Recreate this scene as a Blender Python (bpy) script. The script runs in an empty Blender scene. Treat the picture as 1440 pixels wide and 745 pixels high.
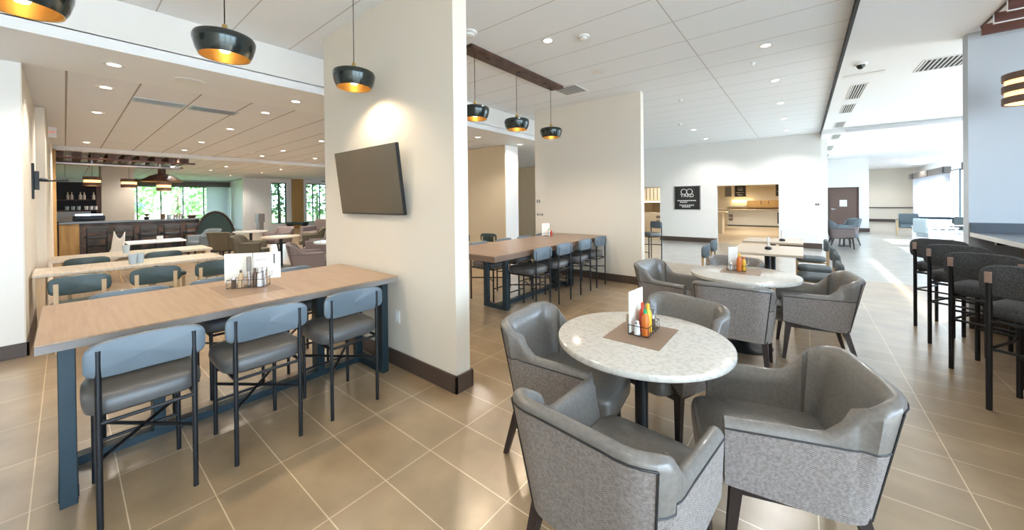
import bpy, bmesh, math, random
from mathutils import Vector, Matrix
random.seed(7)
S = bpy.context.scene
C = bpy.data.collections.new('room'); S.collection.children.link(C)
PI = math.pi
TILE_Y, TILE_X = 0.305, 0.615

# ------------------------------------------------------------------ materials
def mat(name, col, rough=.5, metal=0., spec=.5, emis=None, estr=0., coat=0., alpha=None):
    m = bpy.data.materials.new(name); m.use_nodes = True
    b = m.node_tree.nodes['Principled BSDF']
    b.inputs['Base Color'].default_value = (*col, 1)
    b.inputs['Roughness'].default_value = rough
    b.inputs['Metallic'].default_value = metal
    b.inputs['Specular IOR Level'].default_value = spec
    if coat: b.inputs['Coat Weight'].default_value = coat; b.inputs['Coat Roughness'].default_value = .1
    if emis: b.inputs['Emission Color'].default_value = (*emis, 1); b.inputs['Emission Strength'].default_value = estr
    return m
def nd(m, t, **k):
    n = m.node_tree.nodes.new(t)
    for a, v in k.items(): setattr(n, a, v)
    return n
def lk(m, a, b): m.node_tree.links.new(a, b)
def bsdf(m): return m.node_tree.nodes['Principled BSDF']
def coords(m, scale=(1,1,1), rot=(0,0,0), loc=(0,0,0)):
    tc = nd(m, 'ShaderNodeTexCoord'); mp = nd(m, 'ShaderNodeMapping')
    mp.inputs['Scale'].default_value = scale; mp.inputs['Rotation'].default_value = rot; mp.inputs['Location'].default_value = loc
    lk(m, tc.outputs['Object'], mp.inputs['Vector']); return mp.outputs['Vector']
def vary(m, c1, c2, scale=4., detail=4., sc=(1,1,1), lo=.35, hi=.65):
    v = coords(m, sc); n = nd(m, 'ShaderNodeTexNoise'); n.inputs['Scale'].default_value = scale; n.inputs['Detail'].default_value = detail
    lk(m, v, n.inputs['Vector']); r = nd(m, 'ShaderNodeValToRGB')
    r.color_ramp.elements[0].position = lo; r.color_ramp.elements[1].position = hi
    r.color_ramp.elements[0].color = (*c1, 1); r.color_ramp.elements[1].color = (*c2, 1)
    lk(m, n.outputs['Fac'], r.inputs['Fac']); lk(m, r.outputs['Color'], bsdf(m).inputs['Base Color']); return n, r
def bump(m, h, strength=.2, dist=.002):
    b = nd(m, 'ShaderNodeBump'); b.inputs['Strength'].default_value = strength; b.inputs['Distance'].default_value = dist
    lk(m, h, b.inputs['Height']); lk(m, b.outputs['Normal'], bsdf(m).inputs['Normal'])

def tile_mat(name, c1, c2, grout, rough):
    m = mat(name, c1, rough, spec=.8, coat=.8)
    bsdf(m).inputs['Coat Roughness'].default_value = .22
    v = coords(m, (1, 1, 1), loc=(3.025 + 10*TILE_X, -.4835 + 30*TILE_Y, 0))
    br = nd(m, 'ShaderNodeTexBrick', offset=0., squash=1.)
    br.inputs['Scale'].default_value = 1.; br.inputs['Brick Width'].default_value = TILE_X; br.inputs['Row Height'].default_value = TILE_Y
    br.inputs['Mortar Size'].default_value = .0028; br.inputs['Mortar Smooth'].default_value = .1; br.inputs['Bias'].default_value = 0
    br.inputs['Color1'].default_value = (*c1, 1); br.inputs['Color2'].default_value = (*c2, 1); br.inputs['Mortar'].default_value = (*grout, 1)
    lk(m, v, br.inputs['Vector'])
    n = nd(m, 'ShaderNodeTexNoise'); n.inputs['Scale'].default_value = 3.5; n.inputs['Detail'].default_value = 6; lk(m, v, n.inputs['Vector'])
    r = nd(m, 'ShaderNodeValToRGB'); r.color_ramp.elements[0].color = (.80, .78, .75, 1); r.color_ramp.elements[1].color = (1.12, 1.12, 1.12, 1)
    r.color_ramp.elements[0].position = .3; r.color_ramp.elements[1].position = .7
    lk(m, n.outputs['Fac'], r.inputs['Fac'])
    mx = nd(m, 'ShaderNodeMixRGB', blend_type='MULTIPLY'); mx.inputs['Fac'].default_value = 1
    lk(m, br.outputs['Color'], mx.inputs['Color1']); lk(m, r.outputs['Color'], mx.inputs['Color2'])
    lk(m, mx.outputs['Color'], bsdf(m).inputs['Base Color'])
    inv = nd(m, 'ShaderNodeMath', operation='SUBTRACT'); inv.inputs[0].default_value = 1; lk(m, br.outputs['Fac'], inv.inputs[1])
    bump(m, inv.outputs[0], .3, .002)
    return m
M = {}
M['floor'] = tile_mat('brown_porcelain_tile', (.37, .27, .165), (.335, .242, .146), (.72, .58, .42), .28)
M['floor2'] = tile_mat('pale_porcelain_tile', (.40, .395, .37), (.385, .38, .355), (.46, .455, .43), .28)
M['wood_floor'] = mat('tan_floor', (.58, .46, .32), .4)
def paint(name, col):
    m = mat(name, col, .65, spec=.3); v = coords(m); n = nd(m, 'ShaderNodeTexNoise'); n.inputs['Scale'].default_value = 180
    lk(m, v, n.inputs['Vector']); bump(m, n.outputs['Fac'], .08, .001); return m
M['wall'] = paint('white_paint_lamp_tint', (.755, .70, .605))  # beige puts the warm lamp light into the wall colour
M['wallblue'] = paint('pale_blue_grey_paint', (.55, .60, .65))
M['wallcool'] = paint('white_paint', (.84, .83, .80))
M['walltan'] = paint('tan_paint', (.72, .60, .42))
M['white'] = paint('ceiling_white', (.89, .91, .92))
M['base'] = mat('dark_brown_baseboard', (.075, .05, .038), .45)
def grid_mat(name, col, line, w, h, ox, oy, off=0., ms=.006):
    m = mat(name, col, .7, spec=.2); v = coords(m, loc=(ox, oy, 0))
    br = nd(m, 'ShaderNodeTexBrick', offset=off); br.inputs['Scale'].default_value = 1
    br.inputs['Brick Width'].default_value = w; br.inputs['Row Height'].default_value = h; br.inputs['Mortar Size'].default_value = ms
    br.inputs['Mortar Smooth'].default_value = 0
    for k in ('Color1', 'Color2'): br.inputs[k].default_value = (*col, 1)
    br.inputs['Mortar'].default_value = (*line, 1); lk(m, v, br.inputs['Vector']); lk(m, br.outputs['Color'], bsdf(m).inputs['Base Color'])
    return m
M['ceil'] = grid_mat('acoustic_plank', (.87, .91, .94), (.56, .55, .54), 7.2, .6, 1.1 + 21.6, 6.0)
M['ceil_left'] = grid_mat('acoustic_plank_left', (.86, .875, .91), (.36, .32, .29), 6.5, .57, 6.15+13, 5.7 - .03, ms=.009)
M['black'] = mat('black_metal', (.010, .012, .016), .38, .3)
M['bluesteel'] = mat('dark_blue_grey_steel', (.010, .028, .040), .42, .2)
M['vinyl'] = mat('grey_blue_vinyl', (.105, .14, .17), .42, spec=.6)
M['vinyl_seat'] = mat('dark_grey_vinyl', (.085, .085, .085), .38, spec=.6)
M['charc'] = mat('charcoal_fabric', (.035, .038, .042), .8)
nz, _ = vary(M['charc'], (.018, .021, .026), (.085, .088, .092), 160, 2)
M['tbl'] = mat('tan_laminate', (.50, .33, .20), .36, spec=.4)
vary(M['tbl'], (.33, .22, .142), (.385, .27, .178), 3, 4, (1, 14, 1))
M['tbl2'] = mat('brown_walnut_laminate', (.26, .17, .115), .32)
vary(M['tbl2'], (.21, .135, .09), (.30, .20, .14), 3, 4, (1, 14, 1))
M['tbl2e'] = mat('walnut_edge', (.20, .13, .09), .5)
M['barfront'] = mat('dark_mottled_panel', (.03, .03, .025), .4)
vary(M['barfront'], (.016, .024, .020), (.13, .075, .055), 5, 6)
M['tbl_edge'] = mat('grey_edge_band', (.23, .21, .20), .5)
M['tblpale'] = mat('pale_wood_laminate', (.55, .47, .38), .28)
vary(M['tblpale'], (.50, .42, .33), (.60, .52, .42), 3, 4, (1, 14, 1))
M['marble'] = mat('speckled_white_stone', (.74, .72, .67), .12, spec=.5)
n_, r_ = vary(M['marble'], (.50, .475, .43), (.60, .575, .525), 45, 8, lo=.36, hi=.54)
M['mat_tan'] = mat('brown_placemat', (.26, .175, .12), .55)
M['mat_dk'] = mat('taupe_placemat', (.27, .18, .115), .4)
def herring(name, c1, c2):
    m = mat(name, c1, .7, spec=.4)
    tc = nd(m, 'ShaderNodeTexCoord'); sx = nd(m, 'ShaderNodeSeparateXYZ'); lk(m, tc.outputs['Object'], sx.inputs[0])
    def mt(op, a, b=None, c=None):
        n = nd(m, 'ShaderNodeMath', operation=op)
        for i, q in enumerate((a, b, c)):
            if q is None: continue
            if isinstance(q, (int, float)): n.inputs[i].default_value = q
            else: lk(m, q, n.inputs[i])
        return n.outputs[0]
    h = mt('ADD', sx.outputs['X'], mt('MULTIPLY', sx.outputs['Y'], .93))
    tri = mt('PINGPONG', h, .034)
    ph = mt('ADD', mt('MULTIPLY', sx.outputs['Z'], 1.), mt('MULTIPLY', tri, .8))
    s = mt('SINE', mt('MULTIPLY', ph, 820.))
    no = nd(m, 'ShaderNodeTexNoise'); no.inputs['Scale'].default_value = 90; lk(m, tc.outputs['Object'], no.inputs['Vector'])
    f = mt('MULTIPLY_ADD', s, .20, mt('MULTIPLY', no.outputs['Fac'], 1.0))
    r = nd(m, 'ShaderNodeValToRGB'); r.color_ramp.elements[0].position = .2; r.color_ramp.elements[1].position = .8
    r.color_ramp.elements[0].color = (*c1, 1); r.color_ramp.elements[1].color = (*c2, 1)
    lk(m, f, r.inputs['Fac']); lk(m, r.outputs['Color'], bsdf(m).inputs['Base Color'])
    bump(m, s, .35, .0015); return m
M['herr'] = herring('grey_herringbone_fabric', (.15, .132, .122), (.33, .295, .28))
M['lining'] = mat('taupe_grey_vinyl', (.135, .125, .115), .36, spec=.6, coat=.35)
vary(M['lining'], (.150, .140, .130), (.185, .173, .16), 60, 3)
M['pipe'] = mat('black_piping', (.02, .02, .022), .5)
M['legdark'] = mat('espresso_wood', (.022, .013, .012), .4)
M['woodlt'] = mat('light_oak', (.52, .38, .22), .5)
vary(M['woodlt'], (.42, .29, .16), (.60, .45, .28), 8, 4, (1, 1, .1))
M['capwood'] = mat('rosy_wood_cap', (.34, .235, .19), .5)
M['woodyel'] = mat('golden_oak', (.45, .27, .09), .5)
vary(M['woodyel'], (.36, .21, .07), (.55, .34, .13), 8, 4, (1, 1, .1))
M['wooddk'] = mat('dark_walnut', (.07, .035, .025), .5)
vary(M['wooddk'], (.045, .02, .015), (.12, .06, .04), 6, 4, (1, 1, .15))
M['woodred'] = mat('reddish_brown_wood', (.15, .06, .045), .5)
vary(M['woodred'], (.11, .045, .035), (.19, .08, .06), 9, 4, (.2, 1, 1))
M['green_teal'] = mat('dark_teal_vinyl', (.035, .06, .062), .4)
M['gold'] = mat('brushed_gold', (.60, .42, .18), .34, .9)
M['pend'] = mat('gunmetal_enamel', (.030, .040, .038), .22, .6, coat=.5)
M['bulb'] = mat('warm_bulb', (1, .9, .7), .4, emis=(1, .78, .48), estr=14)
M['lens'] = mat('downlight_lens', (1, .95, .85), .4, emis=(1, .88, .70), estr=16)
M['slatglow'] = mat('amber_lamp_diffuser', (1, .8, .45), .4, emis=(1, .55, .2), estr=2.2)
M['slat_lamp'] = mat('brown_lamp_band', (.16, .09, .06), .5)
M['plastic'] = mat('white_plastic', (.82, .82, .80), .4)
M['dkvent'] = mat('dark_vent_slot', (.03, .03, .032), .7)
M['alu'] = mat('aluminium', (.6, .6, .62), .3, .9)
M['chrome'] = mat('chrome', (.75, .75, .78), .12, 1.)
M['paper'] = mat('white_card', (.80, .78, .72), .6)
M['ink'] = mat('dark_print', (.06, .06, .06), .6)
M['screen'] = mat('screen_brown_reflection', (.095, .075, .045), .2, spec=.6)  # brown base colour paints in the reflection of the warm room
bsdf(M['screen']).inputs['IOR'].default_value = 1.45
M['red'] = mat('red_sauce', (.55, .05, .02), .3)
M['green'] = mat('green_cap', (.02, .32, .12), .35)
M['yellow'] = mat('mustard_yellow', (.75, .45, .03), .35)
M['orange'] = mat('orange_sauce', (.60, .15, .02), .35)
M['salt'] = mat('clear_shaker_salt', (.75, .75, .74), .2)
M['pepper'] = mat('pepper_brown', (.10, .06, .04), .3)
M['leather'] = mat('brown_leather', (.17, .085, .05), .5)
M['olive'] = mat('olive_fabric', (.10, .085, .055), .8)
M['mauve'] = mat('grey_mauve_fabric', (.17, .135, .13), .8)
M['slate'] = mat('slate_grey_fabric', (.10, .125, .14), .8)
M['paleblue'] = mat('pale_grey_blue_fabric', (.42, .50, .54), .8)
M['quartz'] = mat('grey_stone_top', (.20, .22, .24), .25)
M['slatebs'] = mat('slate_backsplash', (.05, .065, .09), .35)
M['pinkpanel'] = mat('pink_brown_panel', (.32, .19, .15), .6)
M['sign_black'] = mat('black_sign_face', (.018, .018, .016), .5)
M['sign_white'] = mat('white_lettering', (.85, .85, .83), .5)
M['exit_red'] = mat('red_lettering', (.7, .03, .03), .5, emis=(.9, .05, .05), estr=.6)
M['doorbrown'] = mat('brown_door_leaf', (.13, .075, .055), .45)
M['cab'] = mat('cream_cabinet', (.76, .68, .54), .5)
M['cabwhite'] = mat('white_cabinet', (.75, .76, .77), .4)
M['shelfback'] = mat('black_shelf_back', (.015, .015, .02), .6)
M['bottle'] = mat('pale_glass_bottle', (.55, .50, .45), .25)
M['stripglow'] = mat('under_cabinet_light', (1, .9, .6), .4, emis=(1, .75, .35), estr=5)
M['leaf'] = mat('green_leaf', (.17, .30, .10), .6)
M['trunk'] = mat('bark', (.12, .08, .05), .8)
M['lawn'] = mat('lawn', (.16, .34, .07), .9)
vary(M['lawn'], (.12, .28, .05), (.24, .42, .12), 3, 4)
M['siding'] = mat('pink_beige_siding', (.62, .48, .42), .7)
M['concrete'] = mat('patio_concrete', (.5, .5, .48), .8)
M['darkgreen'] = mat('dark_green_upholstery', (.006, .022, .020), .8)
M['tanfab'] = mat('tan_fabric', (.45, .27, .10), .8)
def glass_mat():
    m = bpy.data.materials.new('window_glass'); m.use_nodes = True; m.node_tree.nodes.clear()
    o = nd(m, 'ShaderNodeOutputMaterial'); t = nd(m, 'ShaderNodeBsdfTransparent'); g = nd(m, 'ShaderNodeBsdfGlossy'); g.inputs['Roughness'].default_value = .03
    t.inputs['Color'].default_value = (.93, .97, .96, 1); mx = nd(m, 'ShaderNodeMixShader'); mx.inputs[0].default_value = .06
    lk(m, t.outputs[0], mx.inputs[1]); lk(m, g.outputs[0], mx.inputs[2]); lk(m, mx.outputs[0], o.inputs[0]); return m
M['glass'] = glass_mat()
def curtain_mat():
    m = bpy.data.materials.new('sheer_curtain'); m.use_nodes = True; m.node_tree.nodes.clear()
    o = nd(m, 'ShaderNodeOutputMaterial'); d = nd(m, 'ShaderNodeBsdfDiffuse'); t = nd(m, 'ShaderNodeBsdfTranslucent'); tr = nd(m, 'ShaderNodeBsdfTransparent')
    d.inputs[0].default_value = t.inputs[0].default_value = (.72, .72, .75, 1)
    a = nd(m, 'ShaderNodeMixShader'); a.inputs[0].default_value = .4; b = nd(m, 'ShaderNodeMixShader'); b.inputs[0].default_value = .10
    lk(m, d.outputs[0], a.inputs[1]); lk(m, t.outputs[0], a.inputs[2]); lk(m, a.outputs[0], b.inputs[1]); lk(m, tr.outputs[0], b.inputs[2]); lk(m, b.outputs[0], o.inputs[0]); return m
M['curtain'] = curtain_mat()

# ------------------------------------------------------------------ mesh helpers
class MB:
    def __init__(s): s.bm = bmesh.new()
    def box(s, x0, x1, y0, y1, z0, z1, bev=0, seg=2, rz=0, piv=None):
        t = bmesh.new(); bmesh.ops.create_cube(t, size=1)
        for v in t.verts:
            v.co = Vector(((x0+x1)/2 + v.co.x*(x1-x0), (y0+y1)/2 + v.co.y*(y1-y0), (z0+z1)/2 + v.co.z*(z1-z0)))
        if bev: bmesh.ops.bevel(t, geom=list(t.edges), offset=bev, segments=seg, affect='EDGES', profile=.5)
        if rz:
            p = Vector(piv or ((x0+x1)/2, (y0+y1)/2, 0)); bmesh.ops.rotate(t, verts=t.verts, cent=p, matrix=Matrix.Rotation(rz, 3, 'Z'))
        s._add(t); return s
    def _add(s, t):
        me = bpy.data.meshes.new('t'); t.to_mesh(me); t.free(); s.bm.from_mesh(me); bpy.data.meshes.remove(me)
    def tube(s, a, b, r, r2=None, n=12):
        a, b = Vector(a), Vector(b); d = b-a; r2 = r if r2 is None else r2
        t = bmesh.new(); bmesh.ops.create_cone(t, cap_ends=True, segments=n, radius1=r, radius2=r2, depth=d.length)
        q = d.to_track_quat('Z', 'Y').to_matrix().to_4x4(); bmesh.ops.transform(t, matrix=Matrix.Translation((a+b)/2) @ q, verts=t.verts); s._add(t); return s
    def beam(s, a, b, w, h, w2=None, h2=None):
        a, b = Vector(a), Vector(b); w2 = w2 or w; h2 = h2 or h; t = bmesh.new()
        vs = [t.verts.new(p + Vector((sx*ww/2, sy*hh/2, 0))) for p, ww, hh in ((a, w, h), (b, w2, h2)) for sx, sy in ((-1,-1),(1,-1),(1,1),(-1,1))]
        for f in ((3,2,1,0),(4,5,6,7),(0,1,5,4),(1,2,6,5),(2,3,7,6),(3,0,4,7)): t.faces.new([vs[i] for i in f])
        bmesh.ops.recalc_face_normals(t, faces=t.faces); s._add(t); return s
    def lathe(s, prof, n=32, cx=0, cy=0, cz=0):
        t = bmesh.new(); rings = []
        for r, z in prof:
            if r < 1e-5: rings.append([t.verts.new((cx, cy, cz+z))])
            else: rings.append([t.verts.new((cx + r*math.cos(2*PI*i/n), cy + r*math.sin(2*PI*i/n), cz+z)) for i in range(n)])
        for A, B in zip(rings, rings[1:]):
            for i in range(n):
                j = (i+1) % n
                if len(A) == 1 and len(B) == 1: continue
                if len(A) == 1: t.faces.new((A[0], B[i], B[j]))
                elif len(B) == 1: t.faces.new((A[i], B[0], A[j]))
                else: t.faces.new((A[i], B[i], B[j], A[j]))
        bmesh.ops.recalc_face_normals(t, faces=t.faces); s._add(t); return s
    def path(s, pts, r, n=8, closed=False):
        pts = [Vector(p) for p in pts]; t = bmesh.new(); rings = []; N = len(pts)
        for i, p in enumerate(pts):
            d = (pts[(i+1) % N] - pts[i-1]) if (closed or 0 < i < N-1) else (pts[1]-pts[0] if i == 0 else pts[-1]-pts[-2])
            d.normalize(); up = Vector((0,0,1)) if abs(d.z) < .95 else Vector((1,0,0))
            a = d.cross(up).normalized(); b = d.cross(a).normalized()
            rings.append([t.verts.new(p + a*r*math.cos(2*PI*k/n) + b*r*math.sin(2*PI*k/n)) for k in range(n)])
        m = N if closed else N-1
        for i in range(m):
            A, B = rings[i], rings[(i+1) % N]
            for k in range(n): t.faces.new((A[k], A[(k+1) % n], B[(k+1) % n], B[k]))
        if not closed: t.faces.new(rings[0]); t.faces.new(rings[-1])
        bmesh.ops.recalc_face_normals(t, faces=t.faces); s._add(t); return s
    def grid(s, rows, closed_u=False, flip=False):
        t = bmesh.new(); vs = [[t.verts.new(p) for p in r] for r in rows]; n = len(vs)
        for i in range(n if closed_u else n-1):
            A, B = vs[i], vs[(i+1) % n]
            for k in range(len(A)-1): t.faces.new((A[k], B[k], B[k+1], A[k+1]) if not flip else (A[k], A[k+1], B[k+1], B[k]))
        s._add(t); return s
    def prism(s, poly, axis, a, b):
        t = bmesh.new()
        def P(u, v, w): return {'x': (w, u, v), 'y': (u, w, v), 'z': (u, v, w)}[axis]
        A = [t.verts.new(P(u, v, a)) for u, v in poly]; B = [t.verts.new(P(u, v, b)) for u, v in poly]; n = len(poly)
        t.faces.new(A); t.faces.new(B)
        for i in range(n): t.faces.new((A[i], A[(i+1) % n], B[(i+1) % n], B[i]))
        bmesh.ops.recalc_face_normals(t, faces=t.faces); s._add(t); return s
    def ico(s, c, r, sc=(1,1,1), sub=2, jit=0):
        t = bmesh.new(); bmesh.ops.create_icosphere(t, subdivisions=sub, radius=r)
        for v in t.verts:
            if jit: v.co *= 1 + random.uniform(-jit, jit)
            v.co = Vector((v.co.x*sc[0], v.co.y*sc[1], v.co.z*sc[2])) + Vector(c)
        s._add(t); return s
    def build(s, name, m, parent=None, smooth=False, loc=None):
        me = bpy.data.meshes.new(name); s.bm.to_mesh(me); s.bm.free()
        if smooth:
            for p in me.polygons: p.use_smooth = True
            try: me.set_sharp_from_angle(angle=math.radians(40))
            except Exception: pass
        o = bpy.data.objects.new(name, me); C.objects.link(o)
        if m: me.materials.append(M[m] if isinstance(m, str) else m)
        if parent: o.parent = parent
        if loc: o.location = loc
        return o
def tag(o, label, cat, group=None, kind=None):
    o['label'] = label; o['category'] = cat
    if group: o['group'] = group
    if kind: o['kind'] = kind
    return o
def thing(name, label, cat, loc=(0,0,0), rz=0, group=None):
    o = bpy.data.objects.new(name, None); C.objects.link(o); o.location = loc; o.rotation_euler = (0, 0, rz); o.empty_display_size = .1
    return tag(o, label, cat, group)
def struct(name, mb, m, **k):
    o = mb.build(name, m, **k); o['kind'] = 'structure'; return o
def dup(root, loc, rz, label, group=None, scale=None):
    r = root.copy(); C.objects.link(r); r.location = loc; r.rotation_euler = (0, 0, rz)
    r['label'] = label
    if group: r['group'] = group
    if scale: r.scale = scale
    for ch in list(root.children):
        c = ch.copy(); C.objects.link(c); c.parent = r
        for g in list(ch.children):
            d = g.copy(); C.objects.link(d); d.parent = c
    return r
def place(proto, used, loc, rz, label, group=None):
    """first use moves the prototype itself, later uses copy it"""
    if not used:
        used.append(1); proto.location = loc; proto.rotation_euler = (0, 0, rz); proto['label'] = label
        if group: proto['group'] = group
        return proto
    return dup(proto, loc, rz, label, group)
R = math.radians

# ------------------------------------------------------------------ room shell
CZ, SZ, LZ = 3.47, 3.41, 2.99        # main ceiling, right soffit, left ceiling
struct('floor', MB().box(-31, 5.2, -4.6, 9.2, -.12, 0), 'floor')
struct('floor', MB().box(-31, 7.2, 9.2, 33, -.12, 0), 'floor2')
struct('ceiling', MB().box(-5.05, .42, -4.6, 14.2, CZ, CZ+.1), 'ceil')
struct('ceiling', MB().box(.42, 5.2, -4.6, 13.25, SZ, SZ+.16), 'white')
struct('ceiling', MB().box(.42, 5.45, 13.25, 33, SZ-.12, SZ+.16), 'white')
struct('trim_1', MB().box(.405, .432, -4.6, 14.15, SZ-.012, CZ), 'dkvent')
struct('ceiling', MB().box(-31, -6.2, -4.6, 16, LZ+.012, LZ+.11), 'ceil_left')
struct('ceiling', MB().box(-6.2, -5.05, -4.6, 14.2, LZ, LZ+.11), 'white')        # flat strip under the header
struct('trim_2', MB().box(-5.17, -5.05, -4.6, 14.2, LZ+.1, CZ+.1), 'wallcool')       # header face
struct('trim_3', MB().box(-14.4, -14.15, -.2, 16, LZ-.09, LZ+.02), 'plastic')        # white bulkhead strip across left ceiling
struct('floor', MB().box(-8, .42, 14.32, 25.2, 0, .004), 'wood_floor')
# kitchen ceiling
struct('ceiling', MB().box(-8, .42, 14.35, 26, 2.6, 2.7), 'white')
# walls
struct('wall_centre', MB().box(-4.42, -2.16, 1.95, 2.10, 0, CZ), 'wall')
struct('wall_partition', MB().box(-4.56, -2.25, 6.47, 6.62, 0, CZ), 'wall')
struct('wall_left', MB().box(-6.4, -6.2, -4.6, -.27, 0, LZ), 'wallcool')
struct('wall_left', MB().box(-8.75, -6.4, -.45, -.26, 0, LZ).box(-6.4, -6.2, -.27, -.26, 0, LZ), 'wall')
struct('wall_left', MB().box(-14.0, -8.75, -.45, -.17, 0, LZ), 'wall')
struct('wall_left', MB().box(-31, -14.0, -.6, -.45, 0, LZ), 'wall')
struct('wall_back', MB().box(-6.4, 5.2, -4.75, -4.6, 0, CZ), 'wall')
struct('wall_column', MB().box(-8.2, -6.03, 7.2, 7.75, 0, LZ), 'walltan')
struct('wall_column', MB().box(-6.05, -6.02, 7.22, 7.74, 0, LZ), 'wallcool')  # white sheet paints window light onto the column's end face
struct('wall_rear_left', MB().box(-12, -5.0, 12.6, 12.75, 0, LZ), 'walltan')
# far wall with two openings
fw = MB().box(-4.22, -2.32, 14.17, 14.32, 0, CZ).box(-.6, .42, 14.17, 14.32, 0, CZ).box(-2.32, -.6, 14.17, 14.32, 2.0, CZ).box(-5.1, -4.22, 14.17, 14.32, 2.0, CZ).box(-8, -5.1, 14.17, 14.32, 0, CZ)
struct('wall_far', fw, 'wallcool')
struct('trim_4', MB().box(-2.32, -.6, 14.15, 14.33, 1.97, 2.0), 'cab')
struct('wall_far_right', MB().box(.42, .57, 14.32, 22.27, 0, CZ), 'wallcool')
dw = MB().box(.42, .94, 22.27, 22.42, 0, SZ).box(1.90, 2.26, 22.27, 22.42, 0, SZ).box(.94, 1.90, 22.27, 22.42, 1.95, SZ)
struct('wall_door', dw, 'wallcool')
struct('wall_corridor', MB().box(2.11, 2.26, 22.42, 32.2, 0, SZ), 'wallcool')
struct('wall_end', MB().box(2.11, 7.2, 32.2, 32.35, 0, SZ), 'wall')
struct('trim_5', MB().box(2.3, 5.35, 32.14, 32.2, .84, .90), 'base')
struct('wall_right', MB().box(1.49, 5.2, 6.57, 6.75, 0, SZ), 'wallblue')
struct('wall_kitchen', MB().box(-8, .42, 25.2, 25.35, 0, 2.7).box(-8.15, -8, 14.3, 25.35, 0, 2.7).box(.42, .57, 22.42, 25.35, 0, 2.7), 'cab')
# baseboards
def bb(name, x0, x1, y0, y1, h=.14): struct(name, MB().box(x0, x1, y0, y1, 0, h, .003, 1), 'base')
bb('baseboard_centre', -4.44, -2.14, 1.93, 1.95); bb('baseboard_centre', -2.16, -2.14, 1.93, 2.12); bb('baseboard_centre', -4.44, -2.14, 2.10, 2.12)
bb('baseboard_partition', -4.58, -2.23, 6.45, 6.47); bb('baseboard_partition', -2.25, -2.23, 6.45, 6.64)
bb('baseboard_left', -6.2, -6.18, -4.6, -.24); bb('baseboard_left', -8.75, -6.18, -.26, -.24)
bb('baseboard_far', -4.22, -2.32, 14.15, 14.17, .16); bb('baseboard_far', -.6, .44, 14.15, 14.17, .16)
bb('baseboard_door', .57, .94, 22.25, 22.27, .16); bb('baseboard_door', 1.90, 2.28, 22.25, 22.27, .16); bb('baseboard_end', 2.26, 5.35, 32.17, 32.2, .16)
bb('baseboard_right', 1.49, 5.2, 6.55, 6.57)
# golden post at the end of the left wall
struct('trim_6', MB().box(-14.14, -14.0, -.36, -.12, 0, LZ-.09), 'woodyel')

# window walls: openings with frames
def window_wall(name, axis, c, t, a0, a1, zt, opens, sill, head, m='wallcool', mull=None, glass=True, n0=1):
    mb = MB()
    def bx(b, u0, u1, z0, z1, d0=0, d1=None):
        d1 = t if d1 is None else d1
        if axis == 'x': b.box(c+d0, c+d1, u0, u1, z0, z1)
        else: b.box(u0, u1, c+d0, c+d1, z0, z1)
    prev = a0
    for u0, u1 in opens:
        if u0 > prev: bx(mb, prev, u0, 0, zt)
        if sill > 0: bx(mb, u0, u1, 0, sill)
        bx(mb, u0, u1, head, zt); prev = u1
    if prev < a1: bx(mb, prev, a1, 0, zt)
    struct(name, mb, m)
    for i, (u0, u1) in enumerate(opens):
        f = MB(); w = .05; lo, hi = t*.3, t*.7
        bx(f, u0, u0+w, sill, head, lo, hi); bx(f, u1-w, u1, sill, head, lo, hi); bx(f, u0+w, u1-w, sill, sill+w, lo, hi); bx(f, u0+w, u1-w, head-w, head, lo, hi)
        k = max(1, round((u1-u0)/(mull or 1.2)))
        for j in range(1, k): u = u0 + (u1-u0)*j/k; bx(f, u-w/2, u+w/2, sill+w, head-w, lo, hi)
        fo = struct('window_%d' % (n0+i), f, 'alu' if m != 'wallcool' else 'bluesteel')
        if glass:
            g = MB(); bx(g, u0+w, u1-w, sill+w, head-w, t*.48, t*.52); go = g.build('pane', 'glass', fo)
# right-hand side (daylight side), mostly outside the frame
window_wall('wall_window_near', 'x', 5.2, .15, -4.6, 6.75, SZ, [(-4.3, -1.2), (-.9, 1.6), (1.9, 4.5)], .08, 3.2, mull=1.5, glass=False)
window_wall('wall_window_far', 'x', 5.3, .15, 6.75, 32.2, SZ, [(7.0, 9.5), (12.3, 13.9), (14.6, 20.9), (23.2, 29.3)], .1, 2.75, mull=1.4, glass=False, n0=4)  # first opening is unseen, added to bring daylight to the far wall
# left building side: windows beyond the bar
window_wall('wall_bar_window', 'x', -29.35, .2, -.6, 6.9, LZ, [(1.6, 6.45)], .5, 2.62, mull=1.0, n0=9)
window_wall('wall_garden', 'x', -24.3, .25, 6.2, 16, LZ, [(7.55, 8.35), (9.45, 10.7), (12.2, 14)], .35, 2.75, mull=.42, n0=10)
struct('wall_garden', MB().box(-29.35, -24.3, 6.75, 6.9, 0, LZ), 'wallcool')
struct('wall_garden', MB().box(-24.05, -23.95, 8.62, 9.25, 0, LZ), 'tanfab')
struct('wall_left_rear', MB().box(-24.3, -12, 16, 16.15, 0, LZ), 'wallcool')
struct('wall_left_rear', MB().box(-12.1, -12, 12.75, 16, 0, LZ), 'wallcool')
struct('trim_7', MB().box(-29.15, -28.85, 1.2, 6.72, 2.62, 2.9), 'mauve')     # roller blind box
# bar column
struct('wall_bar_column', MB().box(-19.6, -18.3, .78, 1.55, 0, LZ), 'wall')

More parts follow.
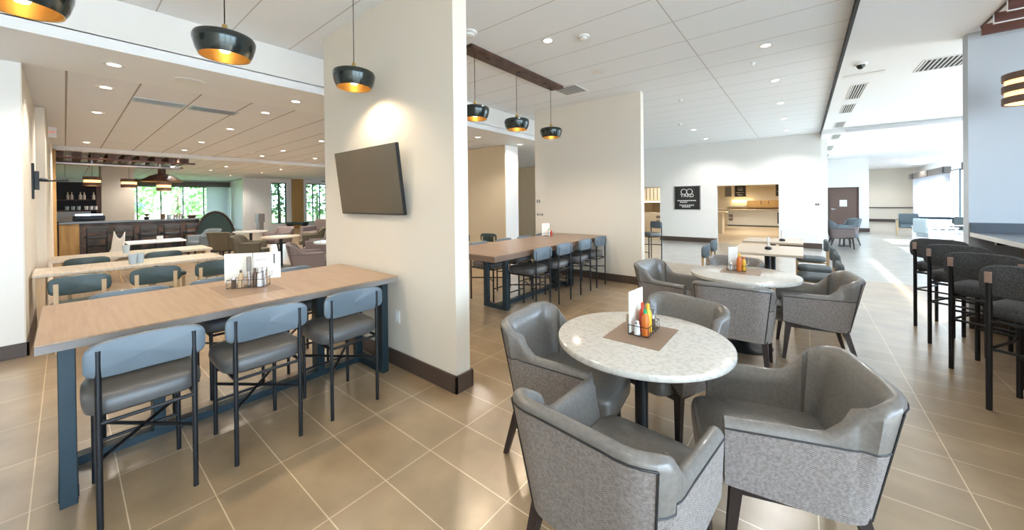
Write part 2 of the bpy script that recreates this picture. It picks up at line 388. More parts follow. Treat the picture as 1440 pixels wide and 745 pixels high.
# far door
d = MB().box(.94, 1.90, 22.30, 22.35, 0, 1.95); do = struct('door_1', d, 'doorbrown')
fr = MB().box(.90, .94, 22.24, 22.43, 0, 1.99).box(1.90, 1.94, 22.24, 22.43, 0, 1.99).box(.94, 1.90, 22.24, 22.43, 1.95, 1.99); fr.build('door_frame', 'wooddk', do)
MB().tube((1.04, 22.30, 1.0), (1.04, 22.23, 1.0), .035).box(1.02, 1.16, 22.22, 22.24, .985, 1.015).build('door_handle', 'chrome', do)
tag(MB().box(1.30, 1.55, 22.285, 22.298, 1.12, 1.42, .002, 1).build('door_notice', 'plastic'), 'small white notice fixed on the brown far door', 'sign')

# ------------------------------------------------------------------ ceiling fittings
dl = thing('recessed_downlight', 'x', 'ceiling light')
MB().lathe([(.050, -.004), (.085, -.004), (.088, .0), (.088, .006), (.05, .006)], 28).build('trim_ring', 'plastic', dl, True)
MB().lathe([(0, .004), (.052, .004), (.052, -.001), (0, -.001)], 24).build('lens', 'lens', dl, True)
used = []
def spot(x, y, z, e, col=(1, .85, .68), cone=140, r=.06):
    l = bpy.data.lights.new('downlight_beam', 'SPOT'); l.energy = e; l.color = col; l.spot_size = R(cone); l.spot_blend = .6; l.shadow_soft_size = r
    o = bpy.data.objects.new('downlight_beam', l); C.objects.link(o); o.location = (x, y, z)
L_rows = [
 (-5.57, .34, LZ, 'recessed downlight in the flat strip left of the header, nearest the left edge'), (-5.66, 2.1, LZ, 'recessed downlight in the flat strip beside the top of the screen wall'),
 (-6.77, .34, LZ+.012, 'left-row recessed downlight just past the strip edge'), (-8.7, .34, LZ+.012, 'left-row recessed downlight, third from the left foreground'),
 (-13.0, .34, LZ+.012, 'left-row recessed downlight close to the white bulkhead strip'), (-6.77, 2.06, LZ+.012, 'second-row recessed downlight at the right end of the long vents'),
 (-8.75, 2.06, LZ+.012, 'second-row recessed downlight with the widest glow below the vents'), (-11.1, 2.06, LZ+.012, 'second-row recessed downlight half way to the bar'),
 (-13.05, 2.06, LZ+.012, 'second-row recessed downlight just before the white strip'), (-15.3, 2.1, LZ+.012, 'second-row recessed downlight just beyond the white strip'),
 (-8.9, 3.85, LZ+.012, 'third-row recessed downlight beside the screen wall edge'), (-11.3, 3.85, LZ+.012, 'third-row recessed downlight, second from the screen wall'),
 (-13.0, 3.85, LZ+.012, 'third-row recessed downlight before the white strip'), (-15.3, 4.1, LZ+.012, 'third-row recessed downlight beyond the white strip'),
 (-12.5, 5.2, LZ+.012, 'fourth-row recessed downlight over the tub chairs'), (-15.3, 5.9, LZ+.012, 'fourth-row recessed downlight past the white strip, by the wall edge'),
 (-17.6, 2.2, LZ+.012, 'small far downlight over the bar, second row'), (-17.6, 4.0, LZ+.012, 'small far downlight, third row beyond the bar'), (-17.6, 5.9, LZ+.012, 'small far downlight, fourth row beyond the bar'),
 (-20.0, 4.0, LZ+.012, 'tiny downlight near the bar window, third row'), (-20.0, 5.9, LZ+.012, 'tiny downlight near the garden wall, fourth row'), (-23.0, 5.4, LZ+.012, 'farthest tiny downlight before the bar window corner'),
 (-5.76, 5.93, LZ, 'recessed downlight in the strip beyond the screen wall, nearer one'), (-5.69, 7.4, LZ, 'recessed downlight above the white column beyond the screen wall')]
for x, y, z, lab in L_rows:
    place(dl, used, (x, y, z), 0, lab, 'recessed downlights')
    spot(x, y, z-.04, 72 if x > -9.5 else 150, (1, .90, .79))
M_rows = [(-.36, 5.61, 'nearest recessed downlight in the main ceiling'), (-.35, 7.38, 'second recessed downlight in the row leading to the far wall'), (-.35, 9.2, 'third recessed downlight in the row leading to the far wall'),
 (-.35, 11.05, 'fourth recessed downlight in the row leading to the far wall'), (-.35, 13.0, 'last recessed downlight in the row, touching the far wall'), (-2.38, 11.1, 'recessed downlight above the black sign, nearer of two'), (-2.43, 13.0, 'recessed downlight above the black sign, nearer the wall')]
for x, y, lab in M_rows:
    dup(dl, (x, y, CZ), 0, lab, 'recessed downlights'); spot(x, y, CZ-.04, 88, (1, .97, .93))
for x, y, lab in ((1.9, 11.5, 'downlight in the right soffit before the dark slot'), (1.5, 15.2, 'downlight in the right soffit just past the dark slot'), (2.4, 16.4, 'downlight in the far right ceiling by the lounge'),
                  (1.6, 18.4, 'small downlight near the brown door'), (2.7, 19.5, 'small downlight over the lounge chairs'), (3.4, 24.5, 'tiny downlight near the far end wall'), (4.2, 26.5, 'tiny downlight near the curtained window'), (3.6, 30.2, 'tiny added downlight brightening the far end wall')):  # the last one is added to brighten the end wall
    dup(dl, (x, y, SZ if y < 13.2 else SZ-.12), 0, lab, 'recessed downlights'); spot(x, y, SZ-.18, 20 if y < 24 else 110, (1, .92, .82))
# hidden behind the camera, same row of the real ceiling
for x, y in ((-.36, 1.9), (-.36, -.5), (-2.2, -2.2), (-2.4, 3.7)):
    dup(dl, (x, y, CZ), 0, 'recessed downlight in the main ceiling above or behind the seating', 'recessed downlights'); spot(x, y, CZ-.04, 30, (1, .93, .84))

# vents, detectors
def vent(name, label, x0, x1, y0, y1, z, along='y', n=8, group=None, framem='plastic'):
    t = thing(name, label, 'vent', ((x0+x1)/2, (y0+y1)/2, z), 0, group); X, Y = (x1-x0)/2, (y1-y0)/2
    MB().box(-X, X, -Y, -Y+.02, -.01, 0).box(-X, X, Y-.02, Y, -.01, 0).box(-X, -X+.02, -Y+.02, Y-.02, -.01, 0).box(X-.02, X, -Y+.02, Y-.02, -.01, 0).build('vent_frame', framem, t)
    MB().box(-X+.02, X-.02, -Y+.02, Y-.02, -.003, 0).build('vent_opening', 'dkvent', t)
    for i in range(n):
        b = MB()
        if along == 'y': u = -X+.02 + (2*X-.04)*(i+.5)/n; b.box(u-.006, u+.006, -Y+.02, Y-.02, -.009, -.003)
        else: u = -Y+.02 + (2*Y-.04)*(i+.5)/n; b.box(-X+.02, X-.02, u-.006, u+.006, -.009, -.003)
        b.build('louvre', framem, t)
    return t
vent('ceiling_vent', 'long grey linear vent in left ceiling, nearer the left wall', -7.35, -7.05, .6, 1.15, LZ+.012, 'y', 5, 'linear vents in the left ceiling', 'alu')
vent('ceiling_vent', 'long grey linear vent in left ceiling, nearer the screen wall', -7.35, -7.05, 1.2, 1.78, LZ+.012, 'y', 5, 'linear vents in the left ceiling', 'alu')
vent('ceiling_vent', 'square slotted ceiling vent at the end of the dark pendant rail', -3.4, -2.95, 5.36, 5.85, CZ, 'x', 7)
for i, (y0, y1, lab) in enumerate(((8.3, 9.45, 'nearest and largest slotted grille in the right soffit'), (9.95, 10.9, 'second slotted grille in the right soffit'), (12.1, 13.0, 'third slotted grille in the right soffit'))):
    vent('air_grille', lab, .64, .85, y0, y1, SZ, 'y', 5, 'slotted grilles in the right soffit')
for i, (y0, y1, lab) in enumerate(((13.5, 14.6, 'fourth slotted grille, just past the dark slot'), (16.2, 18.0, 'fifth slotted grille, far and faint'), (19.4, 22.0, 'last slotted grille, above the brown door wall'))):
    vent('air_grille', lab, .64, .85, y0, y1, SZ-.12, 'y', 5, 'slotted grilles in the right soffit')
vent('return_air_grille', 'wide grey return air grille in right soffit near the blue wall', 1.30, 1.78, 7.45, 8.08, SZ, 'y', 9)
tag(MB().box(.5, .95, 7.62, 7.74, SZ-.012, SZ, .002, 1).build('linear_diffuser', 'plastic'), 'thin white linear diffuser in right soffit beside the dome camera', 'vent')
struct('trim_8', MB().box(.9, 5.2, 13.20, 13.25, SZ-.125, SZ-.05), 'alu')
cam_t = thing('dome_camera', 'small dark dome security camera on white base in right soffit', 'camera', (.64, 7.04, SZ))
MB().lathe([(0, 0), (.07, 0), (.07, -.02), (.055, -.03), (0, -.03)], 24).build('mount', 'plastic', cam_t, True)
MB().lathe([(.048, -.03), (.046, -.05), (.03, -.075), (0, -.085)], 24).build('dome', 'pend', cam_t, True)
def detector(x, y, z, label, cat='smoke detector', r=.06):
    t = thing('smoke_detector', label, cat, (x, y, z))
    MB().lathe([(0, 0), (r, 0), (r, -.015), (r*.85, -.025), (0, -.025)], 24).build('base', 'plastic', t, True)
    MB().lathe([(r*.6, -.025), (r*.6, -.04), (r*.35, -.05), (0, -.05)], 24).build('sensor', 'plastic', t, True)
detector(-2.01, 3.87, CZ, 'round white smoke detector on the main ceiling, the largest', r=.07)
detector(-1.85, 7.55, CZ, 'small white sprinkler head on main ceiling left of the downlight row', 'sprinkler', .035)
detector(-2.45, 9.98, CZ, 'tiny white sprinkler head on main ceiling, farther one', 'sprinkler', .035)
detector(-.55, 6.2, CZ, 'tiny sensor between the first two main downlights', 'sensor', .03)
detector(-2.97, 2.94, CZ, 'white ceiling fitting right at the top of the screen wall edge', 'smoke detector', .09)
tag(MB().lathe([(0, 0), (.115, 0), (.115, -.004), (.1, -.010), (0, -.010)], 32).build('ceiling_speaker', 'plastic', smooth=True, loc=(-2.4, 5.08, CZ)), 'flat round white ceiling speaker on main ceiling', 'speaker')
tag(MB().lathe([(0, 0), (.14, 0), (.14, -.005), (.12, -.010), (0, -.010)], 32).build('ceiling_speaker', 'plastic', smooth=True, loc=(-5.65, .95, LZ)), 'flat round white speaker in the strip below the header', 'speaker')

# ------------------------------------------------------------------ pendants
def pendant():
    t = thing('pendant_lamp', 'x', 'pendant lamp')
    # shade local z=0 at the lower rim
    outer = [(.148, 0), (.165, .035), (.181, .095), (.183, .120), (.174, .141), (.150, .153), (.10, .160), (.035, .164), (.03, .165)]
    inner = [(.03, .160), (.10, .154), (.146, .146), (.166, .136), (.175, .118), (.173, .095), (.158, .036), (.142, .003), (.148, 0)]
    sh = MB().lathe(outer, 40).build('lamp_shade', 'pend', t, True)
    MB().lathe(inner, 40).build('gold_lining', 'gold', sh, True)
    MB().lathe([(.042, .162), (.040, .174), (.020, .205), (.014, .232), (0, .232)], 20).build('neck', 'gold', t, True)
    MB().lathe([(0, .03), (.025, .035), (.038, .06), (.032, .09), (.016, .115), (.016, .16), (0, .16)], 20).build('bulb', 'bulb', t, True)
    return t
pp = pendant(); pu = []
PX = [(-3.2, -.13, 2.57, 'black and gold pendant lamp cut off at the top left corner'), (-3.2, .73, 2.575, 'largest black and gold pendant lamp, hanging over the near counter table'),
      (-3.2, 1.68, 2.58, 'black and gold pendant lamp hanging in front of the screen wall'),
      (-3.25, 3.3, 2.58, 'black and gold pendant lamp half hidden by the screen wall edge'), (-3.25, 4.16, 2.57, 'middle black and gold pendant lamp on the dark rail over the far counter table'),
      (-3.25, 5.08, 2.575, 'farthest black and gold pendant lamp, nearest the partition wall')]
for i, (x, y, z, lab) in enumerate(PX):
    k = place(pp, pu, (x, y, z), 0, lab, 'black and gold dome pendants')
    cord = MB().tube((0, 0, .22), (0, 0, (CZ-.04 if y > 3 else CZ-.02) - z), .0035, n=6).build('cord', 'black', k)
    if y < 3: MB().lathe([(0, CZ-z), (.06, CZ-z), (.058, CZ-z-.022), (0, CZ-z-.026)], 24).build('ceiling_rose', 'plastic', k, True)
    l = bpy.data.lights.new('pendant_glow', 'SPOT'); l.energy = 32; l.color = (1, .80, .56); l.shadow_soft_size = .035; l.spot_size = R(150); l.spot_blend = .5
    o = bpy.data.objects.new('pendant_glow', l); C.objects.link(o); o.location = (x, y, z+.02)
for y0, y1, lab in ((3.15, 5.33, 'long dark brown pendant rail on the ceiling over the far counter table'),):
    r_ = thing('pendant_rail', lab, 'ceiling rail', (-3.29, (y0+y1)/2, CZ)); h = (y1-y0)/2
    MB().box(-.10, .14, -h, h, -.04, 0, .004, 1).build('rail_body', 'wooddk', r_)
    for q in (-.62, 0, .62): MB().lathe([(0, -.04), (.03, -.04), (.028, -.05), (0, -.052)], 16).build('rail_boss', 'black', r_, True, (.03, q*h, 0))

# right: slatted wooden canopy and drum pendant over the bar counter
cn = thing('slatted_canopy', 'reddish brown stepped wooden canopy hung below the ceiling top right', 'canopy', (1.54, 6.38, SZ))
for i in range(9):
    y = -.32*i
    MB().box(0, 2.6, y-.03, y, -.11, 0).build('canopy_board', 'woodred', cn)
    if i: MB().box(-.004, 2.6, y-.036, y-.03, -.112, -.100).box(-.006, 0, y-.036, y-.024, -.112, -.005).build('board_edging', 'plastic', cn)
MB().box(0, .012, -2.95, .02, -.02, 0).build('side_rail', 'wooddk', cn)
def drum(name, label, loc, r, h, n, cord, group=None):
    t = thing(name, label, 'pendant lamp', loc, 0, group); MB().lathe([(0, .006), (r*.9, .006), (r*.9, h-.006), (0, h-.006)], 28).build('diffuser', 'slatglow', t, True)
    for i in range(n):
        z = h*i/(n-.42); e = h/(n-.42)*.58
        MB().lathe([(r*.93, z), (r, z), (r, z+e), (r*.93, z+e), (r*.93, z)], 32).build('wood_band', 'slat_lamp', t, True)
    MB().tube((0, 0, h), (0, 0, h+cord), .004 if r < .2 else .004, n=6).build('cord', 'black', t); return t
drum('drum_pendant', 'brown banded drum pendant glowing amber at the right edge', (1.77, 6.0, 2.45), .19, .30, 3, .55)

# ------------------------------------------------------------------ counter stool
def counter_stool(name, W=.345, D=.47, rail=.50, seat=.61, post=.845, bt=.885, bb_=.705, fab='vinyl', seatm='vinyl_seat', leg='black', legr=.0125, cat='stool', foot=.22, square=False, bw=.44, capm=None, brace=True):
    t = thing(name, 'x', cat); w, d = W/2, D/2
    def L(x, y, z1, y1=None):
        b = MB()
        if square: b.beam((x, y, 0), (x, y1 if y1 is not None else y, z1), legr*1.7, legr*1.9, legr*2.4, legr*2.4)
        else: b.tube((x, y, 0), (x, y1 if y1 is not None else y, z1), legr*.95, legr)
        return b
    for sx in (-1, 1):
        lg = L(sx*w, -d, post).build('leg', leg, t, not square)
        if capm: MB().box(-.017, .017, -.019, .012, post-.075, post+.005, .004, 1).build('post_cap', capm, lg, loc=(sx*w, -d, 0))
        L(sx*w, d, rail+.02).build('leg', leg, t, not square)
    r = legr*.75
    fr = MB().tube((-w, -d, rail), (w, -d, rail), r).tube((-w, d, rail), (w, d, rail), r).tube((-w, -d, rail), (-w, d, rail), r).tube((w, -d, rail), (w, d, rail), r)
    fr.build('seat_frame', leg, t, True)
    if brace:
        z = rail*.66
        MB().tube((-w, -d, z), (w, d, z), r).tube((w, -d, z+.004), (-w, d, z+.004), r).build('cross_brace', leg, t, True)
    if foot: MB().tube((-w, d, foot), (w, d, foot), r).build('footrest', 'chrome' if False else leg, t, True)
    # seat cushion: rounded slab, fuller at front
    n = 28; rows = []
    hw, hd = W/2+.052, D/2-.005
    def sup(a, rx, ry, p=5):
        c, s_ = math.cos(a), math.sin(a); return rx*math.copysign(abs(c)**(2/p), c), ry*math.copysign(abs(s_)**(2/p), s_)
    prof = [(.0, 0), (.88, 0), (.97, .015), (1., .045), (.985, .075), (.94, .093), (.85, .103), (.5, .108), (0, .110)]
    rings = []
    for k in range(n):
        a = 2*PI*k/n; rings.append([Vector((sup(a, hw, hd)[0]*f, sup(a, hw, hd)[1]*f + .02, rail+.012+zz*(seat-rail)/.11)) for f, zz in prof])
    MB().grid(rings, closed_u=True).build('seat', seatm, t, True)
    # backrest: pill panel, gently curved, in front of the posts
    H = bt-bb_; rings = []
    outline = [(sup(2*PI*k/40, bw/2, H/2, 4.2)) for k in range(40)]
    def cy(x, off): return -d + .03 + off - .03*(2*x/bw)**2
    pr = [(0, .028), (.8, .027), (.95, .020), (1, 0.006), (1, -.006), (.95, -.016), (.8, -.02), (0, -.021)]
    for (x, z) in outline: rings.append([Vector((x*f, cy(x*f, o)+.0, (bt+bb_)/2 + z*f)) for f, o in pr])
    MB().grid(rings, closed_u=True, flip=True).build('backrest', fab, t, True)
    return t
cs = counter_stool('counter_stool'); csu = []
G1 = 'counter stools with grey blue backs'
for y, lab in ((.262, 'grey blue counter stool nearest the camera at the left counter table'), (.79, 'middle grey blue counter stool on the near side of the left counter table'), (1.34, 'grey blue counter stool nearest the screen wall')):
    place(cs, csu, (-2.82, y, 0), PI/2 if False else R(90), lab, G1)
for y, lab in ((.32, 'counter stool on the far side of the left table, leftmost'), (.88, 'counter stool on the far side of the left table, seat seen between two near stools'), (1.42, 'counter stool on the far side of the left table beside the screen wall')):
    dup(cs, (-3.98+.14, y, 0), R(-90), lab, G1)
for y, lab in ((4.15, 'first stool on the near side of the far counter table'), (4.73, 'second stool on the near side of the far counter table'), (5.4, 'third stool on the near side of the far counter table'), (5.98, 'last stool on the near side of the far table, next to the partition')):
    dup(cs, (-3.04, y, 0), R(90), lab, G1)
for y, lab in ((4.18, 'stool on the far side of the far counter table, nearest the screen wall'), (4.8, 'second stool on the far side of the far counter table'), (5.4, 'third stool on the far side of the far counter table'), (5.98, 'stool on the far side of the far table next to the partition')):
    dup(cs, (-3.84, y, 0), R(-90), lab, G1)

# bar stools on the right
bs = counter_stool('bar_stool', W=.38, D=.45, rail=.64, seat=.755, post=.985, bt=1.045, bb_=.81, fab='charc', seatm='charc', legr=.017, cat='bar stool', foot=.30, bw=.47, capm='capwood', brace=False)
MB().tube((-.19, -.225, .44), (-.19, .225, .44), .010).tube((.19, -.225, .44), (.19, .225, .44), .010).tube((-.19, -.225, .44), (.19, -.225, .44), .010).build('side_stretcher', 'black', bs, True)
bu = []
# local -x,-y rear leg lands on the measured floor point
for i, (lx, ly, lab) in enumerate(((1.03, 4.14, 'nearest charcoal bar stool at the right edge'), (1.02, 4.94, 'second charcoal bar stool from the camera on the right'), (1.02, 5.64, 'third charcoal bar stool from the camera on the right'), (1.03, 6.32, 'farthest charcoal bar stool, beside the corner of the blue wall'))):
    a = R(58-90)
    off = Matrix.Rotation(a, 2) @ Vector((-.19, -.225))
    place(bs, bu, (lx-off.x, ly-off.y, 0), a, lab, 'charcoal bar stools on the right')

# ------------------------------------------------------------------ counter tables
def counter_table(label, x0, x1, y0, y1, frames, ftw, z=.86, th=.05, rail=True, posts=(), topm='tbl', edgem='tbl_edge'):
    cx, cy_ = (x0+x1)/2, (y0+y1)/2; t = thing('counter_table', label, 'table', (cx, cy_, 0)); X, Y = (x1-x0)/2, (y1-y0)/2
    top = MB().box(-X, X, -Y, Y, z-.012, z, .002, 1).build('tabletop', topm, t)
    MB().box(-X+.001, X-.001, -Y+.001, Y-.001, z-th, z-.0125).build('edge_band', edgem, top)
    for fy, fx0, fx1 in frames:
        for fx in (fx0, fx1): MB().box(fx-ftw/2-cx, fx+ftw/2-cx, fy-.03-cy_, fy+.03-cy_, .0, z-th, .003, 1).build('leg', 'bluesteel', t)
        MB().box(fx0-cx+ftw/2, fx1-cx-ftw/2, fy-.035-cy_, fy+.035-cy_, .0, .06).build('base_bar', 'bluesteel', t)
        MB().box(fx0-cx+ftw/2, fx1-cx-ftw/2, fy-.03-cy_, fy+.03-cy_, z-th-.06, z-th).build('top_bar', 'bluesteel', t)
    if rail:
        xr = (frames[0][1]+frames[0][2])/2 if not posts else posts[0][0]
        MB().box(xr-.04-cx, xr+.04-cx, frames[0][0]+.035-cy_, frames[-1][0]-.035-cy_, 0, .05).build('floor_rail', 'bluesteel', t)
    for px, py in posts: MB().box(px-.06-cx, px+.06-cx, py-.03-cy_, py+.03-cy_, .05, z-th, .003, 1).build('leg', 'bluesteel', t)
    return t
counter_table('long tan counter height table in the left foreground on blue steel legs', -3.96, -2.87, -.1, 1.9, [(-.002, -3.42, -2.945), (1.80, -3.42, -2.965)], .07, posts=((-3.37, .38), (-3.40, 1.42)))
counter_table('long tan counter height table behind the screen wall, ending at the partition', -3.97, -2.90, 3.25, 6.42, [(3.88, -3.62, -3.26), (5.69, -3.62, -3.26)], .075, th=.075, posts=(), topm='tbl2', edgem='tbl2e')

# ------------------------------------------------------------------ tub chair
def tub_chair(name='tub_chair', out='herr', inn='lining', leg='legdark', hb=.805, ha=.635, W=.64):
    t = thing(name, 'x', 'armchair'); hx = W/2-.035; rc = .11; yb = -.235; yf = .27
    # plan path (outer shell base at arm height), from left arm tip round the back to right arm tip
    P = []
    for k in range(9): P.append((-hx, yf + (yb+rc-yf)*k/8, -1, 0))
    for k in range(1, 8): a = PI + (PI/2)*k/8; P.append((-hx+rc+rc*math.cos(a), yb+rc+rc*math.sin(a), math.cos(a), math.sin(a)))
    for k in range(0, 9): P.append((-(hx-rc) + 2*(hx-rc)*k/8, yb, 0, -1))
    for k in range(1, 8): a = 1.5*PI + (PI/2)*k/8; P.append((hx-rc+rc*math.cos(a), yb+rc+rc*math.sin(a), math.cos(a), math.sin(a)))
    for k in range(9): P.append((hx, yb+rc + (yf-yb-rc)*k/8, 1, 0))
    # arc parameter for top height
    def topz(x, y, nx, ny):
        # straight arm, then rising to the back
        s = (yb+rc+.07 - y)/(rc+.07); s = max(0, min(1, s)); s = s*s*(3-2*s)
        c = 1 - .10*max(0, (abs(x)-.05)/(hx-.05))**3
        return ha + (hb-ha)*s*c
    def flare(nx, ny, z, back):
        k = max(0, z-.30); return k*(.05 if abs(nx) > .9 else .05+.17*abs(ny))
    def col(k, side):
        x, y, nx, ny = P[k]; fx = max(0, (y+.1)/.37)
        x = x*(1 + .055*fx)
        zt = topz(x, y, nx, ny); zb = .315 + .05*fx; th = .058
        def pt(z, inset):
            f = flare(nx, ny, z, 0); return Vector((x + nx*(f-inset), y + ny*(f-inset), z))
        ze = zt-.032; zc = min(ze, ha-.034) if side else ze
        o = [pt(zb + (zc-zb)*q/6, 0) for q in range(7)]
        c = [pt(zc, 0), pt((zc+ze)/2, .0), pt(ze, .001), pt(ze+.012, .004), pt(zt-.008, .012), pt(zt, .026), pt(zt+.001, .038), pt(zt-.008, .052), pt(zt-.035, th+.006), pt(zt-.09, th+.010)] + [pt(zt-.09-(zt-.09-.42)*q/4, th+.010+.006*q) for q in range(1, 5)]
        return o, c, [pt(zb, 0), pt(zb, th), pt(.42, th+.02)]
    i0, i1 = 13, len(P)-14
    cols = [col(k, True) for k in range(0, i0+1)] + [col(k, False) for k in range(i0, i1+1)] + [col(k, True) for k in range(i1, len(P))]
    nL, nB = i0+1, i1-i0+1
    out_r = [c[0] for c in cols]; cap_r = [c[1] for c in cols]; bot_r = [c[2] for c in cols]
    shm = MB().grid(out_r[:nL]).grid(out_r[nL:nL+nB]).grid(out_r[nL+nB:])
    sh = shm.build('outer_shell', out, t, True)
    seam = [r[6] for r in out_r]
    lin = MB().grid(cap_r)
    for e, fl in ((0, 1), (-1, 0)):      # arm fronts
        c = cap_r[e]; o = out_r[e]
        poly = list(o) + c[1:]
        bm = lin.bm; vs = [bm.verts.new(v) for v in poly]
        try: bm.faces.new(vs if fl else vs[::-1])
        except ValueError: pass
    lin.grid(bot_r).build('inner_lining', inn, t, True)
    MB().path(seam[:nL], .004, 6).path(seam[nL:nL+nB], .004, 6).path(seam[nL+nB:], .004, 6).build('piping', 'pipe', sh, True)
    for sx in (0, 1):                    # vertical seam at the rear corners
        i = nL if sx == 0 else nL+nB-1
        x, y, nx, ny = P[i0 if sx == 0 else i1]; pts = [out_r[i][j] + Vector((nx, ny, 0))*.002 for j in range(7)]
        MB().path(pts, .004, 6).build('corner_piping', 'pipe', sh, True)
    # seat: box cushion between arms, rounded front
    n = 32; rings = []; sw = hx-.052
    prof = [(0, .335), (.93, .335), (.99, .35), (1, .38), (1, .43), (.975, .455), (.92, .468), (.5, .474), (0, .476)]
    for k in range(n):
        a = 2*PI*k/n; c, s_ = math.cos(a), math.sin(a); X = (sw)*math.copysign(abs(c)**.3, c); Y = .295*math.copysign(abs(s_)**.3, s_)
        rings.append([Vector((X*f, .065+Y*f, z)) for f, z in prof])
    MB().grid(rings, closed_u=True).build('seat', inn, t, True)
    MB().box(-hx+.03, hx-.03, yb+.03, yf-.03, .30, .345, .006, 1).build('seat_frame', leg, t)
    for sx in (-1, 1):
        MB().beam((sx*(hx-.015), yf-.01, 0), (sx*(hx-.035), yf-.05, .36), .026, .026, .046, .046).build('leg', leg, t)
        MB().beam((sx*(hx-.02), yb-.045, 0), (sx*(hx-.05), yb+.05, .34), .026, .026, .046, .046).build('leg', leg, t)
    return t
tc_ = tub_chair(); tu = []
GT = 'grey herringbone tub chairs'
def tub(x, y, face, lab, group=GT, proto=None, u=None):   # face = heading the seat looks to, degrees from +x
    return place(proto or tc_, tu if u is None else u, (x, y, 0), R(face-90), lab, group)
tub(-.58, 1.355, 85, 'grey tub chair in front of the near round table, back to the camera')
tub(-.085, 2.05, 197, 'grey tub chair at right of the near round table, turned to the left')
tub(-1.165, 1.965, 6, 'grey tub chair at left of the near round table')
tub(-.75, 2.62, 250, 'grey tub chair behind the near round table, front tucked under')
tub(-.50, 3.86, 92, 'grey tub chair with its back to the camera at the second round table')
tub(.07, 4.62, 188, 'grey tub chair at right side of the second round table')
tub(-1.19, 4.36, -8, 'grey tub chair at left side of the second round table')
tub(-.70, 5.02, 262, 'grey tub chair behind the second round table, only its top showing')

# ------------------------------------------------------------------ round tables
def round_table(label, x, y, r, group='round stone top tables'):
    t = thing('round_table', label, 'table', (x, y, 0), 0, group)
    MB().lathe([(0, .712), (r-.012, .712), (r-.003, .716), (r, .722), (r, .743), (r-.003, .748), (r-.010, .75), (0, .75)], 96).build('tabletop', 'marble', t, True)
    MB().tube((0, 0, .03), (0, 0, .70), .036, n=24).build('column', 'black', t, True)
    MB().box(-.24, .24, -.025, .025, .69, .722).box(-.025, .025, -.24, -.026, .69, .722).box(-.025, .025, .026, .24, .69, .722).build('top_support', 'black', t)
    MB().lathe([(0, 0), (.25, 0), (.255, .008), (.22, .022), (.07, .04), (.045, .06), (0, .06)], 48).build('base', 'black', t, True)
round_table('near round table with speckled white stone top', -.725, 2.06, .468)
round_table('second round table with white stone top, farther back', -.49, 4.44, .49)

# table-top items -------------------------------------------------
def rack(label, loc, rz, w=.15, d=.10, h=.06, group='wire condiment racks'):
    t = thing('condiment_rack', label, 'rack', loc, rz, group); b = MB()
    for z in (.008, h): b.path([(-w/2, -d/2, z), (w/2, -d/2, z), (w/2, d/2, z), (-w/2, d/2, z)], .0022, 6, True)
    nn = 5
    for i in range(nn+1): x = -w/2 + w*i/nn; b.tube((x, -d/2, .006), (x, -d/2, h), .0016, n=6).tube((x, d/2, .006), (x, d/2, h), .0016, n=6)
    b.tube((-w/2, 0, .008), (w/2, 0, .008), .002, n=6)
    b.build('basket', 'black', t, True)
    MB().path([(w/2, -.02, h), (w/2+.03, -.02, h+.02), (w/2+.03, -.02, h+.05), (w/2+.03, .02, h+.05), (w/2+.03, .02, h+.02), (w/2, .02, h)], .002, 6).build('handle', 'chrome', t, True)
    return t
def bottle(label, loc, body, cap, h=.15, r=.022, group=None):
    t = thing('sauce_bottle', label, 'bottle', loc, 0, group)
    MB().lathe([(0, 0), (r, 0), (r*1.02, .01), (r, h*.6), (r*.85, h*.72), (r*.45, h*.8), (r*.42, h*.86), (0, h*.86)], 20).build('body', body, t, True)
    MB().lathe([(r*.48, h*.84), (r*.5, h*.84), (r*.45, h*.97), (r*.15, h), (0, h)], 16).build('cap', cap, t, True); return t
def shaker(label, loc, fill, h=.085, r=.017, group='salt and pepper shakers'):
    t = thing('shaker', label, 'shaker', loc, 0, group)
    MB().lathe([(0, 0), (r, 0), (r*1.05, .01), (r*.9, h*.75), (0, h*.75)], 16).build('body', fill, t, True)
    MB().lathe([(r*.95, h*.74), (r, h*.78), (r*.8, h*.95), (0, h)], 16).build('cap', 'chrome', t, True)
def card(name, label, loc, rz, w, h, th=.004, m='paper', marks=(), cat='menu'):
    t = thing(name, label, cat, loc, rz); MB().box(-w/2, w/2, -th/2, th/2, 0, h).build('card', m, t)
    for (x0, x1, z0, z1) in marks: MB().box(x0, x1, -th/2-.0008, -th/2, z0, z1).build('print', 'ink', t)
    return t
def placemat(label, x, y, w, d, z, m='mat_tan', rz=0):
    o = MB().box(-w/2, w/2, -d/2, d/2, 0, .002).build('placemat', m, loc=(x, y, z)); o.rotation_euler = (0, 0, rz); tag(o, label, 'placemat', 'placemats under the condiment racks')
placemat('brown placemat on the near round table', -.735, 2.10, .31, .38, .75)
placemat('brown placemat on the second round table', -.52, 4.58, .36, .40, .75, 'mat_tan')
placemat('taupe placemat on the left counter table', -3.45, .90, .54, .36, .86, 'mat_dk')
# near round table set
zz = .752
rack('wire condiment rack on the near round table', (-.73, 2.13, zz), R(90), .20, .11)
card('menu_card', 'white upright menu card in the rack on the near round table', (-.775, 2.12, zz+.012), R(84), .17, .235, .006)
card('drink_card', 'small tan card at the left of the near round table rack', (-.80, 2.075, zz+.01), R(60), .035, .10, .01, 'tblpale')
bottle('red hot sauce bottle with green cap on the near round table', (-.705, 2.075, zz+.004), 'orange', 'green', .15, .021)
bottle('yellow mustard bottle on the near round table', (-.715, 2.15, zz+.004), 'yellow', 'yellow', .165, .022)
bottle('ketchup bottle with red cap behind the others on the near round table', (-.735, 2.115, zz+.004), 'red', 'red', .175, .018)
shaker('salt shaker at the front of the near round table rack', (-.745, 2.055, zz+.004), 'salt'); shaker('pepper shaker at the right end of the near round table rack', (-.705, 2.205, zz+.004), 'pepper')
